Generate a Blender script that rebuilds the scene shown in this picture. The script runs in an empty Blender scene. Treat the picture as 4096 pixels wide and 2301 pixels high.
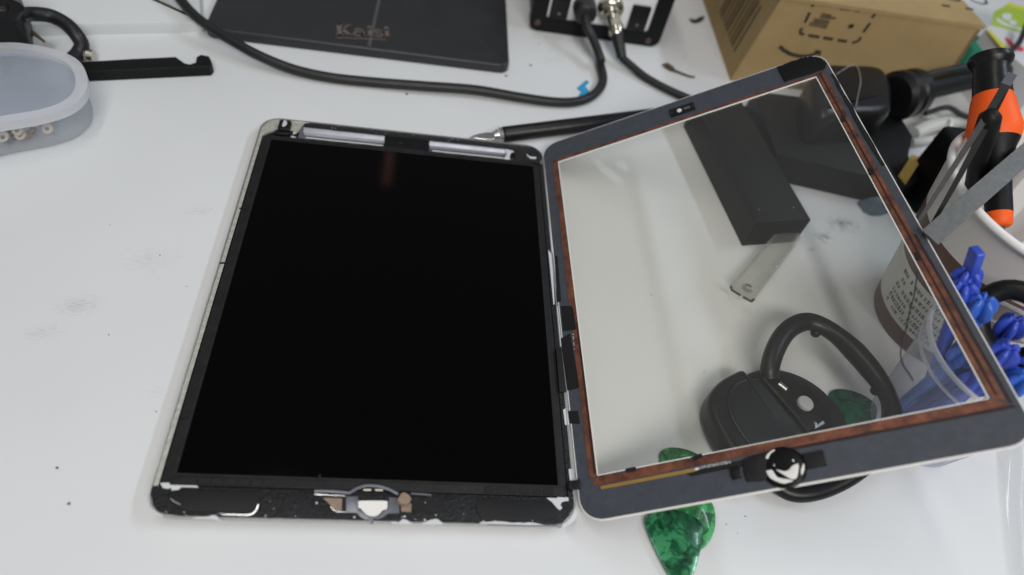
import bpy, bmesh, math, random
from mathutils import Vector, Matrix
random.seed(7)
S = 0.001                       # everything below is written in millimetres
V = Vector

# ------------------------------------------------------------------ camera, world, lamps, exposure
scene = bpy.context.scene
CAM_POS = V((8.59, -216.762, 281.871))
CAM_R = (V((0.9861843, -0.03342036, 0.16224551)), V((0.07486761, -0.78377331, -0.61651784)), V((0.14776795, 0.62014715, -0.77044283)))
FPX, IW, IH = 2740.0655, 4096.0, 2301.0
cam_data = bpy.data.cameras.new('camera')
cam = bpy.data.objects.new('camera', cam_data); scene.collection.objects.link(cam)
rx, ry, rz = CAM_R
cam.matrix_world = Matrix(((rx.x, -ry.x, -rz.x, CAM_POS.x*S), (rx.y, -ry.y, -rz.y, CAM_POS.y*S), (rx.z, -ry.z, -rz.z, CAM_POS.z*S), (0, 0, 0, 1)))
cam_data.sensor_fit = 'HORIZONTAL'; cam_data.sensor_width = 23.5; cam_data.lens = 23.5*FPX/IW
cam_data.clip_start = 0.01; cam_data.clip_end = 50
cam_data.dof.use_dof = True; cam_data.dof.focus_distance = 0.338; cam_data.dof.aperture_fstop = 3.3
scene.camera = cam
scene.cycles.transparent_max_bounces = 48; scene.cycles.max_bounces = 14

world = bpy.data.worlds.new('World'); scene.world = world; world.use_nodes = True
world.node_tree.nodes['Background'].inputs[0].default_value = (0.96, 0.98, 1.0, 1)
world.node_tree.nodes['Background'].inputs[1].default_value = 0.19
scene.view_settings.view_transform = 'Standard'; scene.view_settings.look = 'None'
scene.view_settings.exposure = -0.14; scene.view_settings.gamma = 1.0

def lamp(name, loc, target, sx, sy, power, col, roll=0):
    l = bpy.data.lights.new(name, 'AREA'); l.shape = 'RECTANGLE'; l.size = sx*S; l.size_y = sy*S; l.energy = power; l.color = col
    o = bpy.data.objects.new(name, l); scene.collection.objects.link(o)
    o.location = V(loc)*S
    zax = (V(loc)-V(target)).normalized(); yax = V((0,1,0)); yax = (yax-zax*yax.dot(zax)).normalized(); xax = yax.cross(zax)   # long side runs along the table's depth
    o.rotation_euler = (Matrix((xax, yax, zax)).transposed() @ Matrix.Rotation(math.radians(roll), 3, 'Z')).to_euler()
    return o
# ceiling tubes of the workshop: one overhead, one cooler to the right, one far at the back left
lamp('ceiling_panel_front', (160, -900, 1000), (0, 0, 0), 800, 260, 12, (1.0, 0.975, 0.94))
lamp('ceiling_tube_overhead', (-330, -100, 1900), (0, 0, 0), 140, 1500, 8, (1.0, 0.985, 0.95))
lamp('ceiling_tube_right', (1750, 250, 1800), (0, 0, 0), 120, 1300, 18, (0.74, 0.87, 1.0))
lamp('ceiling_tube_back', (-1102, 2120, 1500), (100, 80, 0), 150, 7, .02, (0.95, 0.98, 1.0), -50)
lamp('ceiling_tube_back_second', (-1010, 2075, 1500), (100, 80, 0), 60, 6, .007, (0.95, 0.98, 1.0), -50)
lamp('added_red_reflection', (-107, 1835, 1580), (-9, 90, 7), 26, 150, .026, (1.0, 0.42, 0.32))  # unseen light added only for the reddish reflection on the screen

# ------------------------------------------------------------------ geometry helpers
def ray(x, y):
    return rx*((x-IW/2)/FPX) + ry*((y-IH/2)/FPX) + rz
def at(x, y, z=0.0):            # photo pixel -> point of the horizontal plane at height z
    v = ray(x, y); t = (z-CAM_POS.z)/v.z
    return CAM_POS + v*t
def crop(ox, oy, s):            # enlarged view of the photo -> photo pixel
    return lambda x, y: (ox+x*s, oy+y*s)
z_left = crop(0, 0, .4492); z_tl = crop(980, 440, .1728); z_top = crop(1400, 500, .2073); z_tr = crop(1980, 520, .1797)
z_bl = crop(560, 1880, .1941); z_br = crop(2040, 1880, .1797); z_bot = crop(500, 1600, .7376); z_seam = crop(2100, 900, .5525)
z_home = crop(1250, 1880, .1941); z_cup = crop(3400, 900, .5528); z_suc = crop(2750, 1200, .5599); z_blk = crop(2650, 380, .601)
z_stn = crop(2080, 0, .24845); z_box = crop(3100, 0, .38665); z_btn = crop(2740, 1800, .23292); z_drv = crop(3650, 100, .318)
z_pick = crop(2200, 1600, .4845); z_gun = crop(3350, 200, .4146); z_rul = crop(3650, 500, .3455); z_mid = crop(2000, 0, .4146)

class Frame:
    def __init__(s, o=(0,0,0), ex=(1,0,0), ey=(0,1,0), ez=None):
        s.o, s.ex, s.ey = V(o), V(ex).normalized(), V(ey).normalized()
        s.ez = V(ez).normalized() if ez is not None else s.ex.cross(s.ey).normalized()
    def p(s, x, y, z=0): return s.o + s.ex*x + s.ey*y + s.ez*z
W0 = Frame()
def axis_frame(a, b):           # z along a->b
    a, b = V(a), V(b); ez = (b-a).normalized()
    h = V((0,0,1)) if abs(ez.z) < .9 else V((1,0,0))
    ex = h.cross(ez).normalized()
    return Frame(a, ex, ez.cross(ex), ez)

roots = {}
def setp(o, label=None, cat=None, group=None, kind=None):
    if label: o['label'] = label
    if cat: o['category'] = cat
    if group: o['group'] = group
    if kind: o['kind'] = kind
    return o
def thing(name, loc, label, cat, group=None):
    o = bpy.data.objects.new(name, None); scene.collection.objects.link(o)
    o.empty_display_size = .01; o.location = V(loc)*S
    return setp(o, label, cat, group)
def wloc(o):
    p = V(o.location)
    while o.parent: o = o.parent; p = p+V(o.location)
    return p
def obj(name, geo, mat, parent=None, smooth=35, loc=None):
    vs, fs = geo
    base = wloc(parent)/S if parent else V((0,0,0))
    if parent is None:
        if loc is None:
            lo = [min(v[i] for v in vs) for i in range(3)]; hi = [max(v[i] for v in vs) for i in range(3)]
            loc = V(((lo[0]+hi[0])/2, (lo[1]+hi[1])/2, lo[2]))
        base = V(loc)
    me = bpy.data.meshes.new(name)
    me.from_pydata([tuple((V(v)-base)*S) for v in vs], [], [tuple(f) for f in fs])
    bm = bmesh.new(); bm.from_mesh(me); bmesh.ops.remove_doubles(bm, verts=bm.verts, dist=1e-7); bmesh.ops.recalc_face_normals(bm, faces=bm.faces); bm.to_mesh(me); bm.free()
    if smooth:
        for p in me.polygons: p.use_smooth = True
        me.set_sharp_from_angle(angle=math.radians(smooth))
    me.materials.append(mat)
    o = bpy.data.objects.new(name, me); scene.collection.objects.link(o)
    if parent: o.parent = parent
    else: o.location = base*S
    return o
def join(*geos):
    vs, fs = [], []
    for g in geos:
        n = len(vs); vs += list(g[0]); fs += [tuple(i+n for i in f) for f in g[1]]
    return vs, fs
def area2(p): return sum(p[i][0]*p[(i+1) % len(p)][1]-p[(i+1) % len(p)][0]*p[i][1] for i in range(len(p)))
def inset(p, d):
    n = len(p); out = []; sg = 1 if area2(p) > 0 else -1
    for i in range(n):
        a, b, c = V(p[i-1][:2]), V(p[i][:2]), V(p[(i+1) % n][:2])
        e1, e2 = (b-a), (c-b)
        if e1.length < 1e-9 or e2.length < 1e-9: out.append((b.x, b.y)); continue
        e1.normalize(); e2.normalize()
        n1, n2 = V((-e1.y, e1.x))*sg, V((-e2.y, e2.x))*sg
        m = n1+n2; k = m.length_squared
        m = m*(2/k) if k > .5 else n1
        out.append((b.x+m.x*d, b.y+m.y*d))
    return out
def prism(poly, z0, z1, bev=0, steps=3, fr=W0, bot=0):
    poly = [tuple(q[:2]) for q in poly]; n = len(poly); rings = []
    if bot: 
        for k in range(steps):
            a = k/steps*math.pi/2; rings.append((inset(poly, bot*(1-math.sin(a))), z0+bot*(1-math.cos(a))))
        rings.append((poly, z0+bot))
    else: rings.append((poly, z0))
    if bev:
        rings.append((poly, z1-bev))
        for k in range(1, steps+1):
            a = k/steps*math.pi/2; rings.append((inset(poly, bev*(1-math.cos(a))), z1-bev+bev*math.sin(a)))
    else: rings.append((poly, z1))
    vs = [fr.p(x, y, z) for r, z in rings for x, y in r]; fs = []
    for k in range(len(rings)-1):
        for i in range(n):
            j = (i+1) % n; fs.append((k*n+i, k*n+j, (k+1)*n+j, (k+1)*n+i))
    fs.append(tuple(range(n))[::-1]); fs.append(tuple(range((len(rings)-1)*n, len(rings)*n)))
    return vs, fs
def ringplate(outer, inner, z0, z1, fr=W0):     # frame between two outlines of the same point count
    n = len(outer)
    vs = [fr.p(x, y, z0) for x, y in outer]+[fr.p(x, y, z0) for x, y in inner]+[fr.p(x, y, z1) for x, y in outer]+[fr.p(x, y, z1) for x, y in inner]
    fs = []
    for i in range(n):
        j = (i+1) % n
        fs += [(i, j, n+j, n+i), (2*n+i, 3*n+i, 3*n+j, 2*n+j), (i, 2*n+i, 2*n+j, j), (n+i, n+j, 3*n+j, 3*n+i)]
    return vs, fs
def rrect(x0, y0, x1, y1, r, seg=6):
    out = []
    if not isinstance(r, (list, tuple)): r = [r]*4
    for (cx, cy, a, q) in ((x1-r[0], y1-r[0], 0, r[0]), (x0+r[1], y1-r[1], 90, r[1]), (x0+r[2], y0+r[2], 180, r[2]), (x1-r[3], y0+r[3], 270, r[3])):
        for k in range(seg+1):
            t = math.radians(a+90*k/seg); out.append((cx+q*math.cos(t), cy+q*math.sin(t)))
    return out
def box(x0, y0, z0, x1, y1, z1, fr=W0, r=.0, bev=0):
    return prism([(x0,y0),(x1,y0),(x1,y1),(x0,y1)] if not r else rrect(x0,y0,x1,y1,r,4), z0, z1, bev, 2, fr)
def lathe(prof, fr=W0, seg=48, a0=0, a1=360):
    full = abs(a1-a0) >= 360; m = seg if full else seg+1; vs, fs = [], []
    for r, z in prof:
        for i in range(m):
            t = math.radians(a0+(a1-a0)*i/seg); vs.append(fr.p(r*math.cos(t), r*math.sin(t), z))
    for k in range(len(prof)-1):
        for i in range(seg):
            j = (i+1) % m; fs.append((k*m+i, k*m+j, (k+1)*m+j, (k+1)*m+i))
    return vs, fs
def smooth_path(pts, n=8):
    pts = [V(p) for p in pts]; out = []
    for i in range(len(pts)-1):
        p0 = pts[i-1] if i else pts[0]*2-pts[1]; p1, p2 = pts[i], pts[i+1]; p3 = pts[i+2] if i+2 < len(pts) else p2*2-p1
        for k in range(n):
            t = k/n; out.append(.5*((2*p1)+(-p0+p2)*t+(2*p0-5*p1+4*p2-p3)*t*t+(-p0+3*p1-3*p2+p3)*t**3))
    out.append(pts[-1]); return out
def tube(path, r, seg=12, flat=1.0, up=None, closed=False):
    path = [V(p) for p in path]; n = len(path); rr = r if isinstance(r, (list, tuple)) else [r]*n
    if len(rr) != n: rr = [rr[0]+(rr[-1]-rr[0])*i/(n-1) for i in range(n)] if len(rr) == 2 else [rr[min(len(rr)-1, int(i*len(rr)/n))] for i in range(n)]
    vs, fs = [], []; u = None
    for i in range(n):
        t = (path[(i+1) % n]-path[i-1]) if closed else (path[min(i+1, n-1)]-path[max(i-1, 0)])
        t.normalize()
        if up is not None: u = V(up)
        elif u is None: u = V((0,0,1)) if abs(t.z) < .9 else V((1,0,0))
        u = (u-t*u.dot(t)).normalized(); w = t.cross(u)
        for k in range(seg):
            a = 2*math.pi*k/seg; vs.append(path[i]+w*(rr[i]*math.cos(a))+u*(rr[i]*flat*math.sin(a)))
    for i in range(n if closed else n-1):
        for k in range(seg):
            j = (k+1) % seg; i2 = (i+1) % n; fs.append((i*seg+k, i*seg+j, i2*seg+j, i2*seg+k))
    if not closed:
        fs.append(tuple(range(seg))[::-1]); fs.append(tuple(range((n-1)*seg, n*seg)))
    return vs, fs
def ribbon(path, w, th, up=(0,0,1)):            # flat strip of given width and thickness along a path
    path = [V(p) for p in path]; n = len(path); vs, fs = [], []; up = V(up)
    for i in range(n):
        t = (path[min(i+1, n-1)]-path[max(i-1, 0)]).normalized(); s = t.cross(up).normalized(); u = s.cross(t)
        ww = w if not isinstance(w, (list, tuple)) else w[0]+(w[1]-w[0])*i/(n-1)
        for a, b in ((-1,-1),(1,-1),(1,1),(-1,1)): vs.append(path[i]+s*(ww/2*a)+u*(th/2*b))
    for i in range(n-1):
        for k in range(4): fs.append((i*4+k, i*4+(k+1) % 4, i*4+4+(k+1) % 4, i*4+4+k))
    fs += [(3,2,1,0), tuple((n-1)*4+k for k in range(4))]
    return vs, fs
def atpoly(zf, pts, z): return [tuple(at(*zf(x, y), z)[:2]) for x, y in pts]
def blobpoly(poly, amp, n=3, seed=0):           # roughen an outline
    rnd = random.Random(seed); out = []
    for i in range(len(poly)):
        a, b = V(poly[i][:2]), V(poly[(i+1) % len(poly)][:2])
        for k in range(n):
            q = a.lerp(b, k/n); out.append((q.x+rnd.uniform(-amp, amp), q.y+rnd.uniform(-amp, amp)))
    return out
def smoothpoly(pts, n=5):
    m = len(pts); out = []
    for i in range(m):
        p0, p1, p2, p3 = [V(pts[(i+k) % m][:2]) for k in (-1, 0, 1, 2)]
        for k in range(n):
            t = k/n; q = .5*((2*p1)+(-p0+p2)*t+(2*p0-5*p1+4*p2-p3)*t*t+(-p0+3*p1-3*p2+p3)*t**3); out.append((q.x, q.y))
    return out

# ------------------------------------------------------------------ materials
def newmat(name):
    m = bpy.data.materials.new(name); m.use_nodes = True; nt = m.node_tree
    return m, nt, nt.nodes['Principled BSDF']
def node(nt, t, **kw):
    n = nt.nodes.new(t)
    for k, v in kw.items():
        if hasattr(n, k): setattr(n, k, v)
        else: n.inputs[k.replace('_', ' ')].default_value = v
    return n
def noise(nt, scale, detail=4, rough=.55, vec=None, dist=0):
    n = nt.nodes.new('ShaderNodeTexNoise'); n.inputs['Scale'].default_value = scale; n.inputs['Detail'].default_value = detail
    n.inputs['Roughness'].default_value = rough; n.inputs['Distortion'].default_value = dist
    if vec: nt.links.new(vec, n.inputs['Vector'])
    return n.outputs['Fac']
def ramp(nt, fac, stops):
    r = nt.nodes.new('ShaderNodeValToRGB'); e = r.color_ramp.elements
    while len(e) < len(stops): e.new(.5)
    for el, (p, c) in zip(e, stops):
        el.position = p; el.color = (c, c, c, 1) if isinstance(c, (int, float)) else (*c, 1)
    nt.links.new(fac, r.inputs[0]); return r.outputs[0]
def mixc(nt, fac, a, b, mode='MIX'):
    n = nt.nodes.new('ShaderNodeMix'); n.data_type = 'RGBA'; n.blend_type = mode
    for sock, v in ((n.inputs[0], fac), (n.inputs[6], a), (n.inputs[7], b)):
        if isinstance(v, bpy.types.NodeSocket): nt.links.new(v, sock)
        elif isinstance(v, (int, float)): sock.default_value = v
        else: sock.default_value = (*v, 1)
    return n.outputs[2]
def coord(nt, scale=(1,1,1), loc=(0,0,0), rot=(0,0,0)):
    g = nt.nodes.new('ShaderNodeNewGeometry'); mp = nt.nodes.new('ShaderNodeMapping')
    mp.inputs['Scale'].default_value = scale; mp.inputs['Location'].default_value = loc; mp.inputs['Rotation'].default_value = rot
    nt.links.new(g.outputs['Position'], mp.inputs['Vector']); return mp.outputs['Vector']
def bump(nt, b, h, strength, dist=.0004):
    n = nt.nodes.new('ShaderNodeBump'); n.inputs['Strength'].default_value = strength; n.inputs['Distance'].default_value = dist
    nt.links.new(h, n.inputs['Height']); nt.links.new(n.outputs[0], b.inputs['Normal'])
def plain(name, col, rough=.5, metal=0, spec=.5, var=0, vscale=60, bmp=0, bscale=900, col2=None, coat=0, bdist=.0004):
    m, nt, b = newmat(name)
    b.inputs['Base Color'].default_value = (*col, 1); b.inputs['Roughness'].default_value = rough; b.inputs['Metallic'].default_value = metal
    b.inputs['Specular IOR Level'].default_value = spec; b.inputs['Coat Weight'].default_value = coat
    if var or col2:
        vec = coord(nt); f = ramp(nt, noise(nt, vscale, 5, .6, vec), [(.3, 0.0), (.7, 1.0)])
        c2 = col2 if col2 else tuple(c*(1-var) for c in col)
        nt.links.new(mixc(nt, f, col, c2), b.inputs['Base Color'])
        rf = nt.nodes.new('ShaderNodeMapRange'); nt.links.new(noise(nt, vscale*2.3, 4, .6, vec), rf.inputs[0])
        rf.inputs[3].default_value = max(.02, rough-.1); rf.inputs[4].default_value = min(1, rough+.12); nt.links.new(rf.outputs[0], b.inputs['Roughness'])
    if bmp: bump(nt, b, noise(nt, bscale, 4, .6, coord(nt)), bmp, bdist)
    return m

def table_mat():
    m, nt, b = newmat('white_painted_table')
    base = ramp(nt, noise(nt, 9, 3, .5, coord(nt)), [(.3, (.653,.661,.668)), (.7, (.69,.697,.70))])
    def spot(cx, cy, rxx, ryy, lo, hi, dens, sc, rot=.0):
        vec = coord(nt); sub = node(nt, 'ShaderNodeMapping'); sub.vector_type = 'TEXTURE'
        sub.inputs['Location'].default_value = (cx*S, cy*S, 0); sub.inputs['Rotation'].default_value = (0,0,.25); sub.inputs['Scale'].default_value = (rxx*S, ryy*S, 1)
        nt.links.new(vec, sub.inputs['Vector'])
        g = node(nt, 'ShaderNodeTexGradient'); g.gradient_type = 'SPHERICAL'; nt.links.new(sub.outputs[0], g.inputs[0])
        st = noise(nt, 1, 6, .7, coord(nt, sc))
        mul = node(nt, 'ShaderNodeMath', operation='MULTIPLY'); nt.links.new(g.outputs['Fac'], mul.inputs[0]); nt.links.new(st, mul.inputs[1])
        return ramp(nt, mul.outputs[0], [(lo, 0.0), (hi, dens)])
    c = base
    for a in ((-142,-20,46,30,.42,.60,.38,(300,2300,1)), (-120,10,90,52,.44,.66,.22,(220,1700,1)), (-152,-36,50,28,.44,.62,.28,(260,2000,1)), (-104,46,60,26,.46,.62,.25,(240,1700,1)), (-95,-64,60,34,.47,.66,.14,(300,900,1)),
              (264,70,22,16,.33,.60,.65,(260,260,1)), (282,84,36,22,.33,.60,.7,(240,240,1)), (252,58,14,10,.36,.6,.4,(300,300,1)), (240,92,24,10,.36,.6,.35,(300,300,1)),
              (100,230,60,30,.38,.6,.12,(80,80,1))):
        c = mixc(nt, spot(*a), c, (.10,.095,.09))
    nt.links.new(c, b.inputs['Base Color'])
    b.inputs['Roughness'].default_value = .42; b.inputs['Specular IOR Level'].default_value = .28
    g1 = noise(nt, 1, 5, .65, coord(nt, (45, 1500, 1))); g2 = noise(nt, 1, 3, .5, coord(nt, (12, 260, 1)))
    ad = node(nt, 'ShaderNodeMath', operation='ADD'); nt.links.new(g1, ad.inputs[0]); nt.links.new(g2, ad.inputs[1])
    bump(nt, b, ad.outputs[0], .22, .00022)
    return m
def glassy(name, tint, refl=.9, rough=.02, ior=1.5, haze=0.0, hazecol=(.8,.8,.8)):   # thin clear sheet: transmission with Fresnel mirror, a little haze
    m, nt, b = newmat(name); nt.nodes.remove(b); out = nt.nodes['Material Output']
    tr = node(nt, 'ShaderNodeBsdfTransparent'); tr.inputs[0].default_value = (*tint, 1)
    gl = node(nt, 'ShaderNodeBsdfGlossy'); gl.inputs['Roughness'].default_value = rough; gl.inputs['Color'].default_value = (refl, refl, refl, 1)
    lw = node(nt, 'ShaderNodeLayerWeight'); lw.inputs['Blend'].default_value = .5      # Schlick's approximation, the same from both sides of the sheet
    pw = node(nt, 'ShaderNodeMath', operation='POWER'); nt.links.new(lw.outputs['Facing'], pw.inputs[0]); pw.inputs[1].default_value = 5
    f0 = ((ior-1)/(ior+1))**2
    fr = node(nt, 'ShaderNodeMath', operation='MULTIPLY_ADD'); nt.links.new(pw.outputs[0], fr.inputs[0]); fr.inputs[1].default_value = 1-f0; fr.inputs[2].default_value = f0
    mx = node(nt, 'ShaderNodeMixShader'); nt.links.new(fr.outputs[0], mx.inputs[0]); nt.links.new(tr.outputs[0], mx.inputs[1]); nt.links.new(gl.outputs[0], mx.inputs[2])
    last = mx.outputs[0]
    if haze:
        df = node(nt, 'ShaderNodeBsdfDiffuse'); df.inputs[0].default_value = (*hazecol, 1); tl = node(nt, 'ShaderNodeBsdfTranslucent'); tl.inputs[0].default_value = (*hazecol, 1)
        m1 = node(nt, 'ShaderNodeMixShader'); m1.inputs[0].default_value = .5; nt.links.new(df.outputs[0], m1.inputs[1]); nt.links.new(tl.outputs[0], m1.inputs[2])
        m2 = node(nt, 'ShaderNodeMixShader'); m2.inputs[0].default_value = haze; nt.links.new(last, m2.inputs[1]); nt.links.new(m1.outputs[0], m2.inputs[2]); last = m2.outputs[0]
    nt.links.new(last, out.inputs['Surface'])
    return m

M = {}
M['table'] = table_mat()
M['board'] = plain('white_board', (.62,.64,.64), .45, var=.08, vscale=12)
M['alu'] = plain('bead_blasted_aluminium', (.60,.60,.58), .38, 1, var=.12, vscale=300, bmp=.15, bscale=3000)
M['alu_dirty'] = plain('aluminium_with_glue_residue', (.60,.59,.54), .5, .4, col2=(.38,.37,.32), vscale=420, bmp=.5, bscale=1500)
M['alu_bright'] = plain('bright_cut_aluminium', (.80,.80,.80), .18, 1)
M['trough'] = plain('satin_silver_trough', (.19,.20,.225), .34, .6, var=.08, vscale=40)
M['silver'] = plain('bare_silver_patch', (.66,.66,.68), .45, .2, var=.08, vscale=200)
M['glue'] = plain('black_glue_residue', (.006,.006,.0065), .36, spec=.3, col2=(.018,.018,.020), vscale=500, bmp=.9, bscale=700, bdist=.0009)
M['lcd'] = plain('lcd_black', (.0012,.0010,.0011), .06, spec=.10)
M['lcd_frame'] = plain('lcd_matte_frame', (.016,.0155,.017), .6, spec=.3, var=.5, vscale=220, bmp=.3, bscale=1200)
M['buttonblack'] = plain('button_black', (.005,.005,.0055), .3, spec=.25)
M['chip'] = plain('dark_tape_pad', (.011,.011,.012), .5, spec=.3, bmp=.2)
M['blackpl'] = plain('black_plastic', (.008,.008,.0085), .36, spec=.32, var=.3, vscale=120)
M['blackmat'] = plain('black_matte_plastic', (.006,.0063,.0068), .5, spec=.24, var=.3, vscale=90, bmp=.15, bscale=1800)
M['rubber'] = plain('black_rubber_cable', (.014,.014,.0155), .45, spec=.45, var=.3, vscale=50, bmp=.1, bscale=600)
M['mat'] = plain('charcoal_mat', (.026,.027,.0295), .36, spec=.45, var=.25, vscale=25, bmp=.1, bscale=1200)
M['mat_strip'] = plain('grey_strip', (.075,.077,.08), .5, spec=.3)
M['matprint'] = plain('taupe_print', (.15,.12,.105), .6, var=.35, vscale=400)
M['bezel'] = plain('slate_printed_border', (.062,.071,.088), .46, spec=.42, col2=(.046,.053,.066), vscale=240, bmp=.12, bscale=2500)
M['copper'] = plain('copper_trace', (.27,.095,.048), .45, .25, col2=(.06,.022,.017), vscale=170, bmp=.2, bscale=700)
M['copper_dark'] = plain('dark_copper_line', (.045,.016,.014), .5, .2, col2=(.02,.012,.012), vscale=150)  # dark brown lines along the copper strips
M['gold'] = plain('gold_foil_contact', (.55,.34,.10), .35, .6, var=.15, vscale=150)
M['whiteedge'] = plain('white_bezel_edge', (.80,.78,.74), .35)
M['whiteprint'] = plain('white_print', (.7,.7,.7), .6)
M['pane'] = glassy('clear_touch_glass', (.99,.988,.968), .95, .01, 1.42, haze=.016)  # diffuse haze in the glass stands in for the reflected veil
M['cupw'] = glassy('frosted_clear_polypropylene', (.95,.955,.97), .5, .25, 1.45, haze=.24, hazecol=(.80,.83,.9))
M['lidf'] = glassy('frosted_lid', (.90,.92,.95), .4, .3, 1.4, haze=.30, hazecol=(.70,.73,.80))
M['lidrim'] = glassy('frosted_lid_rim', (.92,.93,.95), .4, .3, 1.4, haze=.58, hazecol=(.90,.905,.93))
M['bowl'] = glassy('clear_box_wall', (.92,.925,.935), .6, .1, 1.45, haze=.14, hazecol=(.58,.59,.62))
M['clearc'] = glassy('clear_hard_plastic', (.975,.978,.97), .8, .06, 1.45, haze=.085, hazecol=(.80,.80,.76))
M['clearw'] = glassy('frosted_case_wall', (.96,.96,.95), .8, .1, 1.45, haze=.22, hazecol=(.85,.85,.82))
M['bag'] = glassy('clear_plastic_film', (.95,.95,.95), .6, .12, 1.4, haze=.16, hazecol=(.85,.85,.87))
M['white'] = plain('white_panel', (.84,.86,.88), .4)
M['cream'] = plain('cream_foam', (.66,.60,.50), .8, bmp=.3)
M['chrome'] = plain('chromed_steel', (.62,.58,.48), .2, 1, var=.2, vscale=200)
M['steel'] = plain('brushed_steel', (.125,.12,.112), .45, .55, var=.25, vscale=300, bmp=.15, bscale=1500)
M['darksteel'] = plain('dark_oxidised_steel', (.045,.043,.042), .4, .5, var=.3, vscale=200)
M['steelb'] = plain('bright_steel', (.75,.75,.75), .22, 1)
M['screw'] = plain('dull_screw', (.10,.075,.065), .5, .6)
M['blue'] = plain('blue_plastic', (.025,.055,.42), .38, spec=.5, col2=(.045,.10,.58), vscale=40)
M['blue_light'] = plain('light_blue_plastic', (.035,.13,.58), .38, var=.2, vscale=60)
M['bluechip'] = plain('sky_blue_plastic_chip', (.01,.32,.62), .4, var=.2, vscale=300)
M['glove'] = plain('pale_blue_nitrile', (.13,.21,.27), .6, var=.3, vscale=80, bmp=.5, bscale=200, bdist=.002)
M['orange'] = plain('orange_rubber', (.95,.12,.012), .5, spec=.3, var=.12, vscale=30)
M['carton'] = plain('brown_corrugated_card', (.41,.295,.145), .85, spec=.15, col2=(.35,.25,.12), vscale=35, bmp=.25, bscale=500)
M['cartonink'] = plain('black_carton_ink', (.045,.035,.022), .8, var=.4, vscale=300)
M['cartonink2'] = plain('brown_carton_ink', (.16,.11,.055), .8, var=.3, vscale=200)
M['leaf'] = plain('dry_brown_stalk', (.10,.07,.035), .7, var=.5, vscale=200)
M['tubrown'] = plain('brown_printed_plastic', (.13,.065,.045), .4, var=.15, vscale=40)
M['tubcream'] = plain('cream_plastic', (.72,.68,.65), .38, var=.05, vscale=30)
M['tubwhite'] = plain('white_plastic_rim', (.78,.77,.75), .35)
M['tubin'] = plain('white_tub_inside', (.76,.73,.72), .45, var=.08, vscale=25)
M['label'] = plain('paper_label', (.72,.71,.67), .6, var=.06, vscale=120)
M['labelink'] = plain('label_ink', (.05,.045,.045), .7)
M['red'] = plain('red_print', (.62,.04,.07), .6)
M['lime'] = plain('lime_green_print', (.36,.52,.04), .5, var=.15, vscale=60)
M['yellow'] = plain('yellow_print', (.62,.58,.06), .5, var=.1, vscale=60)
M['packwhite'] = plain('white_pack_card', (.62,.63,.66), .5)
M['teal'] = plain('teal_plastic', (.02,.24,.17), .5)
M['amber'] = plain('yellow_foam_strip', (.58,.40,.10), .6, var=.2, vscale=100)
M['whitecable'] = plain('off_white_cable', (.55,.55,.52), .5, var=.1)
M['thread'] = plain('dark_thread', (.02,.02,.024), .7)
M['threadl'] = plain('grey_thread', (.30,.29,.28), .6)
M['tape'] = plain('tan_cloth_tape', (.30,.22,.16), .6, var=.3, vscale=200)
M['dust'] = plain('dark_crumbs', (.03,.03,.03), .8)

def pearl(name, c0, c1, c2, seed):
    m, nt, b = newmat(name)
    vec = coord(nt, (1,1,1), (seed, seed*.7, 0))
    wn = noise(nt, 90, 3, .5, vec); vv = node(nt, 'ShaderNodeVectorMath', operation='MULTIPLY_ADD')
    cn = node(nt, 'ShaderNodeTexNoise'); cn.inputs['Scale'].default_value = 70; nt.links.new(vec, cn.inputs['Vector'])
    nt.links.new(cn.outputs['Color'], vv.inputs[0]); vv.inputs[1].default_value = (.012,.012,.012); nt.links.new(vec, vv.inputs[2])
    vo = node(nt, 'ShaderNodeTexVoronoi'); vo.inputs['Scale'].default_value = 130; nt.links.new(vv.outputs[0], vo.inputs['Vector'])
    sep = node(nt, 'ShaderNodeSeparateColor'); nt.links.new(vo.outputs['Color'], sep.inputs[0])
    mul = node(nt, 'ShaderNodeMath', operation='MULTIPLY_ADD'); nt.links.new(noise(nt, 130, 3, .55, vec, 2.2), mul.inputs[0]); mul.inputs[1].default_value = 1.0
    sc2 = node(nt, 'ShaderNodeMath', operation='MULTIPLY'); nt.links.new(sep.outputs[0], sc2.inputs[0]); sc2.inputs[1].default_value = .34; nt.links.new(sc2.outputs[0], mul.inputs[2])
    nt.links.new(ramp(nt, mul.outputs[0], [(.42, c0), (.66, c1), (.86, c2)]), b.inputs['Base Color'])
    b.inputs['Roughness'].default_value = .22; b.inputs['Metallic'].default_value = .15; b.inputs['Coat Weight'].default_value = .25
    return m
M['pearl'] = pearl('green_pearl_celluloid', (.004,.035,.018), (.012,.125,.05), (.06,.30,.13), .31)
M['pearl2'] = pearl('bright_green_pearl_celluloid', (.005,.05,.014), (.018,.20,.045), (.09,.46,.15), .83)
M['pearl3'] = pearl('dark_green_pearl_celluloid', (.002,.03,.018), (.004,.06,.035), (.01,.14,.07), .57)

# ------------------------------------------------------------------ setting
setp(obj('table_top', box(-1000,-600,-30,1300,1000,0), M['table']), kind='structure')

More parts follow.
